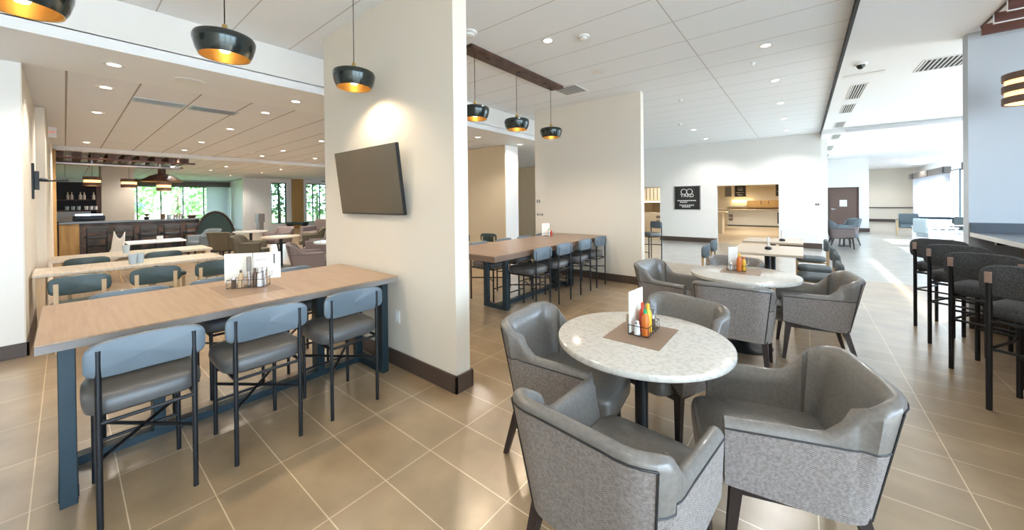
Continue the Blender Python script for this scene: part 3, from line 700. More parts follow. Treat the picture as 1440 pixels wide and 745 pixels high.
# second round table set
rack('wire condiment rack on the second round table', (-.57, 4.56, zz), R(10), .17, .11)
card('menu_card', 'slim white menu card standing on the second round table', (-.60, 4.58, zz+.012), R(40), .10, .24, .006)
bottle('amber orange sauce bottle on the second round table', (-.535, 4.53, zz+.004), 'orange', 'yellow', .19, .026)
bottle('yellow mustard bottle on the second round table', (-.50, 4.575, zz+.004), 'yellow', 'orange', .15, .022)
shaker('salt shaker on the second round table', (-.615, 4.53, zz+.004), 'salt')
# left counter table set
z1 = .862
rk = R(52)
rack('wire condiment rack on the left counter table', (-3.46, .92, z1), rk, .26, .11, .07)
def off(u, v): return (-3.46 + u*math.cos(rk) - v*math.sin(rk), .92 + u*math.sin(rk) + v*math.cos(rk))
x, y = off(-.10, .07); card('menu_card', 'blank white menu card on the left counter table, left one', (x, y, z1+.03), rk, .20, .235, .005)
x, y = off(.10, .085); card('menu_card', 'printed white menu card on the left counter table, right one', (x, y, z1+.05), rk+R(10), .19, .215, .005, marks=((.045, .055, .12, .20), (-.08, -.01, .155, .158)))
x, y = off(-.005, .02); t = thing('pepper_mill', 'tall grey and steel pepper grinder in the left counter rack', 'grinder', (x, y, z1+.004))
MB().lathe([(0, 0), (.016, 0), (.016, .12), (0, .12)], 20).build('body', 'chrome', t, True); MB().lathe([(.0, .12), (.017, .12), (.017, .23), (.010, .24), (0, .24)], 20).build('head', 'tbl_edge', t, True)
x, y = off(-.05, -.01); bottle('tan sauce bottle in the left counter rack', (x, y, z1+.004), 'woodlt', 'pepper', .14, .018)
x, y = off(.045, 0); bottle('dark sauce bottle in the left counter rack', (x, y, z1+.004), 'pepper', 'pepper', .15, .018)
x, y = off(.085, -.02); shaker('tall white shaker in the left counter rack', (x, y, z1+.004), 'salt', .15)
x, y = off(.11, .01); shaker('steel topped shaker at the right end of the left counter rack', (x, y, z1+.004), 'chrome', .16, .022)
x, y = off(-.10, -.01); shaker('small pepper shaker at the left end of the left counter rack', (x, y, z1+.004), 'pepper')
# far counter table set
rack('wire condiment rack on the far counter table', (-3.74, 5.72, z1), R(40), .18, .11, .06)
card('menu_card', 'dark edged white menu card on the far counter table', (-3.80, 5.72, z1+.01), R(45), .15, .23, .006)
bottle('pale sauce bottle on the far counter table', (-3.71, 5.70, z1+.004), 'salt', 'green', .14, .02)
bottle('red sauce bottle on the far counter table', (-3.70, 5.76, z1+.004), 'red', 'red', .11, .02)

# ------------------------------------------------------------------ wall items
tv = thing('television', 'flat black television tilted on the beige wall', 'television', (-3.31, 1.95, 1.735))
tv_t = Matrix.Rotation(R(-7), 4, 'X')
def tvp(mb): bmesh.ops.transform(mb.bm, matrix=Matrix.Translation((0, -.085, 0)) @ Matrix.Rotation(R(7), 4, 'X'), verts=mb.bm.verts); return mb
tvp(MB().box(-.565, .565, -.02, .012, -.322, .322, .004, 1)).build('casing', 'black', tv)
tvp(MB().box(-.557, .557, -.0225, -.0202, -.308, .314)).build('screen', 'screen', tv)
MB().box(-.15, .15, -.02, -.002, -.15, .15).tube((0, -.02, .0), (0, -.075, 0), .03).build('wall_bracket', 'black', tv)
tvp(MB().box(-.03, .03, -.024, -.018, -.330, -.323)).build('indicator', 'alu', tv)
def plate(name, label, x, y, z, face='y', w=.07, h=.115, cat='outlet', m='plastic'):
    t = thing(name, label, cat, (x, y, z)); b = MB().box(-w/2, w/2, -.006, 0, -h/2, h/2, .002, 1).build('plate', m, t)
    MB().box(-w*.25, w*.25, -.008, -.006, -h*.32, h*.32).build('insert', 'alu' if name != 'power_outlet' else 'white', t)
plate('power_outlet', 'white power outlet low on the beige screen wall', -2.96, 1.95, .46)
plate('thermostat', 'small grey thermostat on the partition wall near its left end', -4.48, 6.47, 1.52, w=.09, h=.06, cat='thermostat', m='tbl_edge')
plate('wall_switch', 'wide dark wall switch below the thermostat on the partition', -4.44, 6.47, 1.23, w=.16, h=.04, cat='switch', m='tbl_edge')
plate('card_reader', 'tiny dark wall device at the right end of the far wall', .33, 14.17, 1.33, w=.09, h=.05, cat='switch', m='black')
sc = thing('wall_sconce', 'dark swing arm wall lamp bracket on the left return wall', 'wall lamp', (-7.7, -.26, 1.86))
MB().box(-.05, .05, 0, .02, -.24, .22, .004, 1).build('back_plate', 'black', sc); MB().box(-.03, .03, .02, .06, -.12, .12, .003, 1).build('joint', 'black', sc)
MB().tube((0, .06, .02), (0, .14, 0), .03, .015).tube((0, .14, 0), (0, .30, .01), .010).build('arm', 'black', sc, True)
ex = thing('exit_sign', 'white exit sign with red letters at the end of the left wall', 'sign', (-10.1, -.17, 2.80))
MB().box(-.02, .02, .005, .10, -.09, .09, .004, 1).build('sign_box', 'plastic', ex)
def text(s, size, parent, m, loc, rot, name='lettering', ext=.002, align='CENTER'):
    cu = bpy.data.curves.new(name, 'FONT'); cu.body = s; cu.size = size; cu.extrude = ext; cu.align_x = align; cu.align_y = 'CENTER'
    o = bpy.data.objects.new(name, cu); C.objects.link(o); dg = bpy.context.evaluated_depsgraph_get()
    me = bpy.data.meshes.new_from_object(o.evaluated_get(dg)); bpy.data.objects.remove(o); o = bpy.data.objects.new(name, me); C.objects.link(o)
    me.materials.clear(); me.materials.append(M[m]); o.parent = parent; o.location = loc; o.rotation_euler = rot; return o
text('EXIT', .038, ex, 'exit_red', (.021, .052, 0), (PI/2, 0, PI/2))

def menu_sign(label, loc, w, h, big='GO', second='YARD', group=None):
    t = thing('menu_sign', label, 'sign', loc, 0, group)
    MB().box(-w/2, w/2, -.025, 0, -h/2, h/2, .004, 1).build('board', 'sign_black', t)
    for u in (-w/2-.012, w/2-.02): MB().box(u, u+.032, -.035, 0, -h/2-.012, h/2+.012).build('frame_side', 'tbl_edge', t)
    e = MB()
    for (u, v, r) in ((-.12, .26, .11), (.10, .26, .11)): e.path([(u*w + r*w*math.cos(a*PI/12), -.028, v*h + r*w*math.sin(a*PI/12)) for a in range(24)], .012*w, 6, True)
    e.build('emblem', 'sign_white', t, True)
    text(second, .20*w, t, 'sign_white', (0, -.026, .09*h), (PI/2, 0, 0))
    b = MB()
    for (u0, u1, v) in ((-.38, .36, -.12), (-.28, .02, -.19), (-.30, .28, -.32), (-.2, .15, -.39)):
        n = int((u1-u0)/.07); 
        for i in range(n):
            a = u0 + (u1-u0)*i/n; b.box(a*w, (a+(u1-u0)/n*.8)*w, -.027, -.025, (v-.018)*h, (v+.018)*h)
    b.build('menu_lines', 'sign_white', t)
menu_sign('black menu board with white lettering on the far white wall', (-3.27, 14.17, 1.58), .86, .84)

# ------------------------------------------------------------------ right: bar counter
bc = thing('bar_counter', 'grey stone bar counter fixed to the blue white wall on the right', 'counter', (1.5, 6.57, 0))
MB().box(0, .62, -4.2, -.01, 1.07, 1.11, .004, 1).build('worktop', 'quartz', bc)
MB().box(-.002, 0, -4.2, -.01, 1.065, 1.112).build('front_edge', 'plastic', bc)
MB().box(.0, 3.2, -.03, -.005, 1.112, 1.225).build('backsplash', 'slatebs', bc)
MB().box(.34, .46, -4.2, -.06, 0, 1.069).build('support_panel', 'pinkpanel', bc)
for y in (-.6, -2.0, -3.4): MB().box(.30, .338, y-.03, y+.03, .62, 1.069).box(.03, .30, y-.03, y+.03, 1.03, 1.069).build('bracket', 'black', bc)
MB().box(.62, 3.2, -4.2, -.01, 1.05, 1.09).build('rear_worktop', 'quartz', bc)

# ------------------------------------------------------------------ square table and side chairs behind
def side_chair(name, back, seat, frame, cat='chair', bt=.80):
    return counter_stool(name, W=.33, D=.42, rail=.40, seat=.475, post=bt-.07, bt=bt, bb_=bt-.20, fab=back, seatm=seat, leg=frame, legr=.015, cat=cat, foot=None, square=True, bw=.44, brace=False)
sd = side_chair('side_chair', 'slate', 'slate', 'woodlt'); su = []
def rect_table(name, label, x0, x1, y0, y1, m, legm, ped=True, z=.75, group=None):
    cx, cy_ = (x0+x1)/2, (y0+y1)/2; t = thing(name, label, 'table', (cx, cy_, 0), 0, group); X, Y = (x1-x0)/2, (y1-y0)/2
    MB().box(-X, X, -Y, Y, z-.035, z, .004, 1).build('tabletop', m, t)
    if ped:
        for s in (-1, 1) if X > .7 or Y > .7 else (0,):
            u = s*max(X, Y)*.5; ux, uy = (u, 0) if X > Y else (0, u)
            MB().tube((ux, uy, .03), (ux, uy, z-.035), .04, n=16).build('column', legm, t, True); MB().lathe([(0, 0), (.24, 0), (.24, .012), (.05, .035), (0, .035)], 28).build('base', legm, t, True, (ux, uy, 0))
    else:
        for sx in (-1, 1):
            for sy in (-1, 1): MB().beam((sx*(X-.05), sy*(Y-.06), 0), (sx*(X-.05), sy*(Y-.06), z-.035), .05, .05, .07, .07).build('leg', legm, t)
        MB().box(-X+.09, X-.09, -Y+.03, -Y+.05, z-.11, z-.035).box(-X+.09, X-.09, Y-.05, Y-.03, z-.11, z-.035).build('apron', legm, t)
    return t
rect_table('square_table', 'pale square dining table behind the second round table', -.86, .0, 6.22, 7.35, 'tblpale', 'black')
rect_table('square_table', 'farthest pale square dining table near the far wall', -.88, .0, 7.9, 8.75, 'tblpale', 'black')
for x, y, f, lab in ((.13, 5.55, 180, 'side chair with light wooden posts right of the tables, nearest'), (.15, 6.45, 180, 'side chair right of the pale square table, middle one'), (.15, 7.2, 180, 'side chair right of the pale square table, far one'), (.12, 8.35, 180, 'side chair right of the farthest square table'),
                     (-1.02, 6.45, 0, 'side chair left of the pale square table, nearer one'), (-1.05, 7.3, 0, 'side chair left of the pale square table, farther one')):
    place(sd, su, (x, y, 0), R(f-90), lab, 'grey side chairs with light wooden frames')
for x, y, lab in ((-.42, 6.75, 'slim white table candle in dark holder on the pale square table'), (-.30, 8.2, 'slim white table candle in dark holder on the farthest square table')):
    t = thing('candle', lab, 'candle', (x, y, .75)); MB().lathe([(0, 0), (.045, 0), (.045, .03), (.02, .045), (0, .045)], 20).build('holder', 'black', t, True); MB().tube((0, 0, .045), (0, 0, .19), .014).build('wax', 'plastic', t, True)
# stool glimpsed beyond the partition edge
cz = counter_stool('bar_stool', W=.36, D=.40, rail=.60, seat=.70, post=.95, bt=.98, bb_=.80, fab='vinyl', legr=.014, cat='bar stool', bw=.40)
cz.location = (-3.02, 9.3, 0); cz.rotation_euler = (0, 0, R(150)); cz['label'] = 'black framed stool glimpsed just past the right end of the partition wall'

# ------------------------------------------------------------------ lounge far right
def place_new(proto, loc, f, lab, group=None): proto.location = loc; proto.rotation_euler = (0, 0, R(f-90)); proto['label'] = lab; return proto
tubg = tub_chair('tub_chair', 'mauve', 'slate', hb=.86); tg = []
tub(.88, 14.75, 5, 'grey tub chair by the right end of the far wall, back to the wall', 'far lounge tub chairs', tubg, tg)
tub(1.06, 16.05, 200, 'grey tub chair facing the other one in front of the brown door', 'far lounge tub chairs', tubg, tg)
lt = thing('side_table', 'low dark table between the two far tub chairs', 'table', (1.0, 15.4, 0)); MB().lathe([(0, .42), (.22, .42), (.22, .45), (0, .45)], 24).build('tabletop', 'legdark', lt, True); MB().tube((0, 0, .02), (0, 0, .42), .03).lathe([(0, 0), (.15, 0), (.15, .02), (0, .02)], 24).build('pedestal', 'legdark', lt, True)
def lounge_chair(label, loc, f, cush='slate', wood='woodlt', w=.66):
    t = thing('lounge_chair', label, 'armchair', loc, R(f-90)); W = w/2
    MB().box(-W+.06, W-.06, -.28, .30, .30, .44, .03, 3).build('seat', cush, t, True)
    MB().box(-W+.06, W-.06, -.36, -.24, .42, .86, .035, 3).build('backrest', cush, t, True)
    for s in (-1, 1):
        MB().box(s*W-.025, s*W+.025, -.34, .34, .58, .61, .005, 1).build('armrest', wood, t)
        for y in (-.31, .31): MB().beam((s*W, y, 0), (s*W, y*.95, .58), .03, .03, .045, .045).build('leg', wood, t)
    MB().box(-W+.025, W-.025, -.30, .31, .26, .30).build('seat_frame', wood, t); return t
lounge_chair('dark slate lounge chair with wooden arms near the sun patches', (3.25, 20.9, 0), 265)
lounge_chair('pale blue cushioned lounge chair nearest the bar stools on the right', (3.10, 16.6, 0), 20, 'paleblue', 'cabwhite')
lounge_chair('slate lounge chair behind the pale blue one by the windows', (3.75, 18.2, 0), 200, 'slate', 'cabwhite')
ct = thing('coffee_table', 'low white coffee table beside the pale blue lounge chair', 'table', (3.5, 17.42, 0)); MB().box(-.3, .3, -.3, .3, .40, .43, .004, 1).build('tabletop', 'cabwhite', ct)
for sx in (-1, 1):
    for sy in (-1, 1): MB().tube((sx*.26, sy*.26, 0), (sx*.26, sy*.26, .40), .015).build('leg', 'chrome', ct, True)
tag(MB().box(3.55, 4.6, 20.9, 21.3, .66, .74, .004, 1).box(3.65, 3.75, 21.0, 21.2, 0, .66).box(4.4, 4.5, 21.0, 21.2, 0, .66).build('console_table', 'bluesteel'), 'long dark console table along the far right windows', 'table')
# curtains and pelmets on far right windows
for i, (y0, y1, lab) in enumerate(((23.1, 29.4, 'sheer white curtain over the far right window'), (19.4, 20.9, 'sheer white curtain at the right window beside the blue wall'))):
    b = MB(); n = 90; rows = []
    for k in range(n+1): y = y0 + (y1-y0)*k/n; x_ = 4.72 + .035*math.sin(k*1.5); rows.append([(x_, y, .05), (x_, y, 2.49)])
    b.grid(rows); b.bm.normal_update(); c = b.build('curtain', 'curtain', smooth=True); sm = c.modifiers.new('thickness', 'SOLIDIFY'); sm.thickness = .004; tag(c, lab, 'curtain', 'sheer curtains on the far right windows')
    p = thing('curtain_pelmet', ('grey fabric curtain pelmet with dark bands above the far right window', 'grey fabric curtain pelmet beside the top of the blue wall')[i], 'pelmet', (4.66, (y0+y1)/2, 2.50)); h = (y1-y0)/2
    MB().box(-.08, .12, -h-.05, h+.05, 0, .28, .004, 1).build('pelmet_body', 'tbl_edge', p)
    for q in (-1, -.2, .75): MB().box(-.085, -.08, q*h-.05, q*h+.18, 0, .28).build('pelmet_band', 'ink', p)
for y, z in ((22.2, 2.05), (22.2, 1.65), (22.2, 1.22)): tag(MB().lathe([(0, 0), (.07, 0), (.05, .05), (0, .05)], 14).build('round_hook', 'tbl_edge', loc=(5.22, y, z)), 'small round dark wall knob in the column between the right windows', 'wall fitting', 'wall knobs between the right windows')

# ------------------------------------------------------------------ kitchen beyond the openings
kc = thing('kitchen_counter', 'white fronted serving counter seen through the far opening', 'counter', (-2.1, 23.6, 0))
MB().box(-1.2, 1.4, -.25, .35, .08, .88).build('cabinet_body', 'cabwhite', kc); MB().box(-1.9, 1.45, -.32, .4, .88, .93, .004, 1).build('worktop', 'tblpale', kc)
MB().box(-1.2, 1.4, -.2, .3, 0, .08).build('plinth', 'slate', kc); 
for z in (.5, .3): MB().box(-1.15, -.95, -.262, -.252, z, z+.16).build('vent_panel', 'tbl_edge', kc)
MB().box(1.05, 1.35, -.262, -.252, .2, .8).build('glass_door', 'slatebs', kc)
tag(MB().box(-3.15, -2.75, 18.0, 18.6, 0, .92, .004, 1).box(-3.2, -2.6, 17.95, 18.65, .92, .96).build('prep_cabinet', 'cab'), 'tan cabinet at the left inside the far opening', 'cabinet')
tag(MB().box(-3.4, .3, 24.7, 25.15, 2.2, 2.45).box(-3.4, .3, 24.7, 25.15, 1.05, 1.15).build('wall_shelf', 'cab'), 'cream wall shelving across the back of the kitchen', 'shelf')
hd = thing('warming_cabinet', 'tan warming cabinet on the back kitchen counter', 'cabinet', (-1.75, 24.6, 1.0)); MB().box(-.75, .9, -.2, .2, 0, .42, .004, 1).build('cabinet_body', 'tanfab', hd)
MB().box(-.75, .9, -.22, -.2, -.03, .02).build('shelf_lip', 'wooddk', hd)
for u in (-.1, .25): MB().box(u, u+.03, -.215, -.2, .2, .40).build('handle', 'wooddk', hd)
for x0, x1, lab in ((-3.3, -2.3, 'warm light strip at the left of the kitchen back wall'), (-.75, .2, 'warm light strip at the right of the kitchen back wall')):
    tag(MB().box(x0, x1, 25.05, 25.15, 1.32, 1.42).build('light_strip', 'stripglow'), lab, 'light', 'kitchen light strips')
menu_sign('small black menu sign seen through the far opening, left one', (-2.58, 22.4, 1.92), .50, .58)
menu_sign('small black menu sign at the right side of the far opening', (-.85, 22.4, 1.95), .42, .62)
tag(MB().box(-3.28, -2.98, 22.37, 22.43, 1.64, 2.2).build('hanging_panel', 'tbl_edge'), 'grey panel left of the small menu sign in the kitchen', 'panel')
struct('trim_9', MB().box(-3.3, .4, 22.4, 22.5, 2.25, 2.6), 'cab')
vk = thing('kitchen_cabinet', 'cream slatted cabinet seen through the narrow opening past the partition', 'cabinet', (-5.3, 16.4, 0))
MB().box(-.5, .65, 0, .5, 0, .95).build('cabinet_body', 'cab', vk); MB().box(-.5, .65, .15, .5, 1.5, 2.05).build('upper_cabinet', 'cab', vk)
for k in range(6): MB().box(-.4+.16*k, -.36+.16*k, .14, .15, 1.52, 2.03).build('slat', 'tbl_edge', vk)
MB().box(-.5, .65, .1, .15, 1.40, 1.46).build('light_strip', 'stripglow', vk)
for z in (.5, .7): MB().box(.25, .5, -.01, 0, z, z+.12).build('drawer_front', 'tbl_edge', vk)
for x, y, e in ((-1.6, 19, 120), (-5.0, 15.6, 40), (-2.2, 23, 90)): spot(x, y, 2.55, e*2.2, (1, .90, .74), 160, .1)

# ------------------------------------------------------------------ left dining room
GA = 'long pale dining tables in the left room'
rect_table('dining_table', 'long wood dining table nearest behind the left counter table', -7.45, -6.72, -.24, 1.5, 'tblpale', 'woodlt', False, group=GA)
rect_table('dining_table', 'long wood dining table behind the first one in the left room', -9.0, -8.25, -.14, 1.66, 'tblpale', 'woodlt', False, group=GA)
rect_table('small_table', 'small white topped table in front of the bar', -11.4, -10.7, .8, 1.7, 'plastic', 'black')
ds = side_chair('dining_chair', 'green_teal', 'green_teal', 'woodlt', bt=.79); dsu = []
for x, y, f, lab in ((-6.22, .10, 180, 'dark teal dining chair with light wood posts, nearest the left wall'), (-6.22, .68, 180, 'dark teal dining chair with light wood posts, middle of the three'), (-6.22, 1.25, 180, 'dark teal dining chair with light wood posts, rightmost of the three'),
                     (-7.8, .2, 0, 'dark teal dining chair between the two long tables, left end'), (-7.8, 1.0, 0, 'dark teal dining chair between the two long tables, right end')):
    place(ds, dsu, (x, y, 0), R(f-90), lab, 'dark teal dining chairs in the left room')
# seats seen between screen wall and far counter table
for x, y, f, lab in ((-6.15, 6.0, 90, 'dark side chair beyond the far counter table, left of the pair'), (-5.7, 6.35, 100, 'dark side chair beyond the far counter table, right of the pair')):
    dup(ds, (x, y, 0), R(f-90), lab, 'dark teal dining chairs in the left room')
# white moulded chair
wc = thing('shell_chair', 'white moulded shell chair in front of the bar', 'chair', (-10.5, .45, 0), R(200))
rows = []
for i in range(13):
    u = i/12; rows.append([(( -.22+.44*j/8)*(1-.35*max(0, u-.5)), .22 - .42*min(1, u*1.6) - .10*max(0, u-.6), .44 + (0 if u < .55 else (u-.55)*.95) + .10*abs(j/4-1)**2*(.4+u)) for j in range(9)])
c = MB().grid(rows).build('seat_shell', 'plastic', wc, True); c.modifiers.new('thickness', 'SOLIDIFY').thickness = .012
for sx in (-1, 1):
    for sy in (-1, 1): MB().tube((sx*.2, sy*.2, 0), (sx*.12, sy*.12, .45), .012).build('leg', 'woodlt', wc, True)
for x, y, z, lab in ((-6.92, .56, .75, 'clear blue tinted glass on the first long table'), (-6.98, .63, .75, 'pale glass beside another on the first long table'), (-8.55, .62, .75, 'pale glass on the second long table')):
    t = thing('drinking_glass', lab, 'glass', (x, y, z), 0, 'glasses on the long tables'); MB().lathe([(0, 0), (.035, 0), (.045, .13), (.041, .13), (.032, .008), (0, .008)], 20).build('glass_body', M['paleblue'], t, True)
    MB().lathe([(0, .009), (.032, .009), (.036, .09), (0, .09)], 16).build('water', 'salt', t, True)
tag(MB().box(-.05, .05, -.05, .05, 0, .10, .004, 1).build('napkin_box', 'plastic', loc=(-10.95, 1.3, .75)), 'small white napkin box on the white table before the bar', 'box')
# tub chair group
def small_round(label, x, y, r, m='tblpale'):
    t = thing('round_table', label, 'table', (x, y, 0)); MB().lathe([(0, .72), (r, .72), (r, .75), (0, .75)], 40).build('tabletop', m, t, True); MB().tube((0, 0, .03), (0, 0, .72), .035).build('column', 'black', t, True); MB().lathe([(0, 0), (.24, 0), (.24, .015), (.05, .03), (0, .03)], 28).build('base', 'black', t, True)
    return t
small_round('round pale table between olive and brown tub chairs in the left room', -12.35, 3.35, .42, 'marble'); small_round('round tan table among the tub chairs beside the screen wall', -9.75, 3.25, .40)
small_round('small round table by the screen wall edge, mostly hidden', -7.5, 3.45, .36, 'marble')
olive = tub_chair('tub_chair', 'olive', 'olive'); ou = []
mauve = tub_chair('tub_chair', 'mauve', 'mauve'); mu = []
GL = 'fabric tub chairs in the left room'
tub(-12.1, 2.72, 130, 'olive tub chair at the left of the far seating group', GL, olive, ou)
tub(-10.2, 2.75, 60, 'olive brown tub chair in the middle of the far seating group', GL, olive, ou)
tub(-12.6, 4.15, 300, 'brown tub chair behind the round pale table', GL, mauve, mu)
tub(-9.3, 3.95, 240, 'large mauve tub chair behind the round tan table', GL, mauve, mu)
tub(-7.25, 2.85, 70, 'grey mauve tub chair right against the screen wall edge', GL, mauve, mu)
tub(-11.3, 4.6, 250, 'brown tub chair at the back of the seating group', GL, olive, ou)
sf = thing('sofa', 'long dark grey sofa by the garden window near the screen wall', 'sofa', (-14.5, 6.6, 0), R(20))
MB().box(-1.1, 1.1, -.4, .35, .12, .42, .04, 3).build('seat', 'mauve', sf, True); MB().box(-1.1, 1.1, .22, .45, .42, .88, .05, 3).build('backrest', 'mauve', sf, True)
for s in (-1, 1): MB().box(s*1.1-.09, s*1.1+.09, -.4, .45, .12, .62, .04, 3).build('armrest', 'mauve', sf, True)
for x in (-.95, .95):
    for y in (-.32, .32): MB().tube((x, y, 0), (x, y, .125), .025).build('leg', 'legdark', sf, True)
bn = thing('bench', 'small green seat in front of the tan wall panel', 'bench', (-20.5, 7.6, 0), R(30)); MB().box(-.5, .5, -.22, .22, .42, .55, .03, 2).build('seat', 'darkgreen', bn, True); MB().box(-.45, -.40, -.2, .2, 0, .42).box(.40, .45, -.2, .2, 0, .42).build('leg_frame', 'legdark', bn)
tag(MB().box(-.28, .28, -.14, .14, .55, 1.0, .01, 2).box(-.24, .24, -.1, .1, 0, .55).build('dining_screen', 'tbl_edge', loc=(-22.6, 6.55, 0)), 'grey square cabinet against the white garden wall', 'cabinet')

# bar
bar = thing('bar_counter', 'long dark marbled bar counter in the left room', 'counter', (-16.0, -.1, 0))
MB().box(-.15, .55, 0, 3.0, 1.03, 1.08, .004, 1).build('worktop', 'quartz', bar)
MB().box(-.05, .45, .35, 2.9, 0, 1.03).build('front_panel', 'barfront', bar); MB().box(0, .48, 0, .35, 0, 1.03).build('end_panel', 'woodyel', bar); MB().box(.0, .48, 2.55, 2.95, 0, .9).build('end_block', 'leather', bar)
bst = counter_stool('bar_stool', W=.36, D=.38, rail=.62, seat=.70, post=.92, bt=.95, bb_=.78, fab='charc', seatm='charc', legr=.014, cat='bar stool', bw=.40); bsu = []
for i in range(5):
    place(bst, bsu, (-15.1, .55+.5*i, 0), R(90), ('dark stool at the left end of the bar', 'second dark stool along the bar', 'middle dark stool along the bar', 'fourth dark stool along the bar', 'dark stool at the right end of the bar')[i], 'dark stools along the bar')
br = thing('curved_booth', 'tall rounded dark green booth back at the right end of the bar', 'booth', (-14.6, 3.0, 0))
pts = [(.50*math.cos(a*PI/16), .35+.95*math.sin(a*PI/16)) for a in range(17)]
MB().prism([(-.50, 0)] + pts[::-1] + [(.50, 0)], 'x', -.08, .08).build('back_panel', 'darkgreen', br)
MB().path([(.09, .50*math.cos(a*PI/16), .35+.95*math.sin(a*PI/16)) for a in range(17)], .03, 8).build('rim', 'legdark', br, True)
gc = tub_chair('tub_chair', 'slate', 'slate'); gc.location = (-13.6, 2.55, 0); gc.rotation_euler = (0, 0, R(200)); gc['label'] = 'grey tub chair beside the rounded green booth'
# back bar shelving
sh = thing('bar_shelf', 'dark shelving unit with bottles behind the bar', 'shelf', (-18.4, -.35, 0))
MB().box(-.25, -.2, 0, 1.3, 0, 2.3).build('back_panel', 'shelfback', sh); MB().box(-.2, .1, 0, .05, 0, 2.3).box(-.2, .1, 1.02, 1.12, 0, 2.3).build('side_panel', 'wooddk', sh)
for z in (1.36, 1.70): MB().box(-.2, .1, .05, 1.02, z, z+.03).build('shelf_board', 'wooddk', sh)
MB().box(-.2, -.1, .05, .9, 1.02, 1.34).build('splash_panel', 'cabwhite', sh)
nb = [.42, .50, .68, .76, .96]
for i, y in enumerate(nb):
    t = thing('liquor_bottle', 'pale liquor bottle on the upper bar shelf', 'bottle', (-18.3, -.35+y, 1.73), 0, 'bottles on the upper bar shelf')
    MB().lathe([(0, 0), (.035, 0), (.035, .13), (.014, .17), (.012, .22), (0, .22)], 12).build('body', 'bottle', t, True); MB().lathe([(.013, .21), (.014, .24), (0, .24)], 10).build('cap', 'gold', t, True)
for i, y in enumerate((.40, .52, .64, .80, .90, 1.0)):
    tag(MB().lathe([(0, 0), (.04, 0), (.045, .12), (.04, .12), (.03, .01), (0, .01)], 14).build('cup', ('cabwhite', 'paleblue')[i < 3], smooth=True, loc=(-18.3, -.35+y, 1.39)), ('white cup on the lower bar shelf' if i >= 3 else 'pale blue cup on the lower bar shelf'), 'cup', 'white cups on the lower bar shelf' if i >= 3 else 'pale blue cups on the lower bar shelf')
cm = thing('coffee_machine', 'dark espresso machine on the left of the bar', 'coffee machine', (-17.2, .45, 1.0)); MB().box(-.2, .2, -.3, .35, .05, .22, .03, 2).build('body', 'slatebs', cm, True); MB().box(-.2, .2, -.3, .1, -.02, .05).build('drip_tray', 'black', cm)
MB().box(-.12, .12, -.25, .3, .22, .27).build('cup_rail', 'chrome', cm)
tag(MB().box(-.3, .3, -.5, .6, 0, .98).build('back_counter', 'wooddk', loc=(-17.2, .35, 0)), 'dark back counter below the espresso machine', 'counter')
for y, h, m, lab in ((1.95, .16, 'leather', 'brown box standing on the bar'), (2.1, .14, M['paleblue'], 'blue canister on the bar'), (2.25, .15, 'chrome', 'steel canister on the bar, left one'), (2.38, .16, 'chrome', 'steel canister on the bar, right one')):
    tag(MB().lathe([(0, 0), (.055, 0), (.055, h*.9), (.045, h), (0, h)], 16).build('canister', m, smooth=True, loc=(-15.8, y, 1.08)), lab, 'canister')
fb = thing('fruit_bowl', 'wicker bowl with pale fruit at the right end of the bar', 'bowl', (-15.8, 2.65, 1.08)); MB().lathe([(0, 0), (.08, 0), (.15, .09), (.14, .09), (.07, .01), (0, .01)], 20).build('bowl', 'wooddk', fb, True)
for i in range(5): tag(MB().ico((0, 0, 0), .045).build('fruit', 'tblpale', smooth=True, loc=(-15.8+.06*math.cos(i*1.25), 2.65+.06*math.sin(i*1.25), 1.155)), 'pale round fruit in the bowl on the bar', 'fruit', 'fruit in the bar bowl')
pl = thing('potted_plant', 'small leafy plant standing on the bar', 'plant', (-15.9, 1.6, 1.08)); MB().lathe([(0, 0), (.05, 0), (.07, .08), (0, .08)], 14).build('pot', 'black', pl, True)
b = MB()
for i in range(14): a = i*2.4; b.grid([[(0, 0, .07), (.02, .0, .07)], [(math.cos(a)*.08, math.sin(a)*.08, .18), (math.cos(a)*.08+.03, math.sin(a)*.08+.02, .18)], [(math.cos(a)*.15, math.sin(a)*.15, .17), (math.cos(a)*.15+.01, math.sin(a)*.15+.01, .16)]])
b.build('foliage', 'leaf', pl)
# canopy, drum lamps and dome over the bar
bcn = thing('bar_canopy', 'dark wooden beam canopy hanging over the bar', 'canopy', (-15.2, 1.2, 2.99))
for i in range(9): MB().box(-1.3, .6, -1.35+.3*i, -1.2+.3*i, -.20, -.02).build('canopy_board', 'wooddk', bcn)
MB().box(.5, .6, -1.38, 1.35, -.24, -.20).build('side_rail', 'woodred', bcn); MB().box(-1.3, -1.2, -1.38, 1.35, -.24, -.20).build('side_rail', 'woodred', bcn)
MB().tube((-.1, -1.35, -.32), (-.1, 1.1, -.32), .05).build('duct', 'alu', bcn, True)
for y in (.48, 1.84): MB().tube((-.1, y-1.2, -.32), (-.1, y-1.2, -.20), .05).build('duct_hanger', 'alu', bcn, True)
drum('drum_pendant', 'amber banded drum lamp over the bar in front of the shelves', (-15.0, .48, 2.06), .17, .25, 2, .30, 'amber drum lamps over the bar'); drum('drum_pendant', 'amber banded drum lamp over the bar, middle one', (-15.0, 1.17, 2.03), .17, .25, 2, .30, 'amber drum lamps over the bar')
drum('drum_pendant', 'amber banded drum lamp below the wide dark dome', (-14.6, 1.84, 1.94), .17, .26, 2, .30, 'amber drum lamps over the bar')
dm = thing('dome_pendant', 'wide shallow dark dome lamp over the bar', 'pendant lamp', (-15.4, 1.9, 2.24)); MB().lathe([(.50, 0), (.44, .06), (.28, .17), (.12, .23), (.09, .24), (.09, .40), (0, .40)], 36).build('dome', 'wooddk', dm, True)
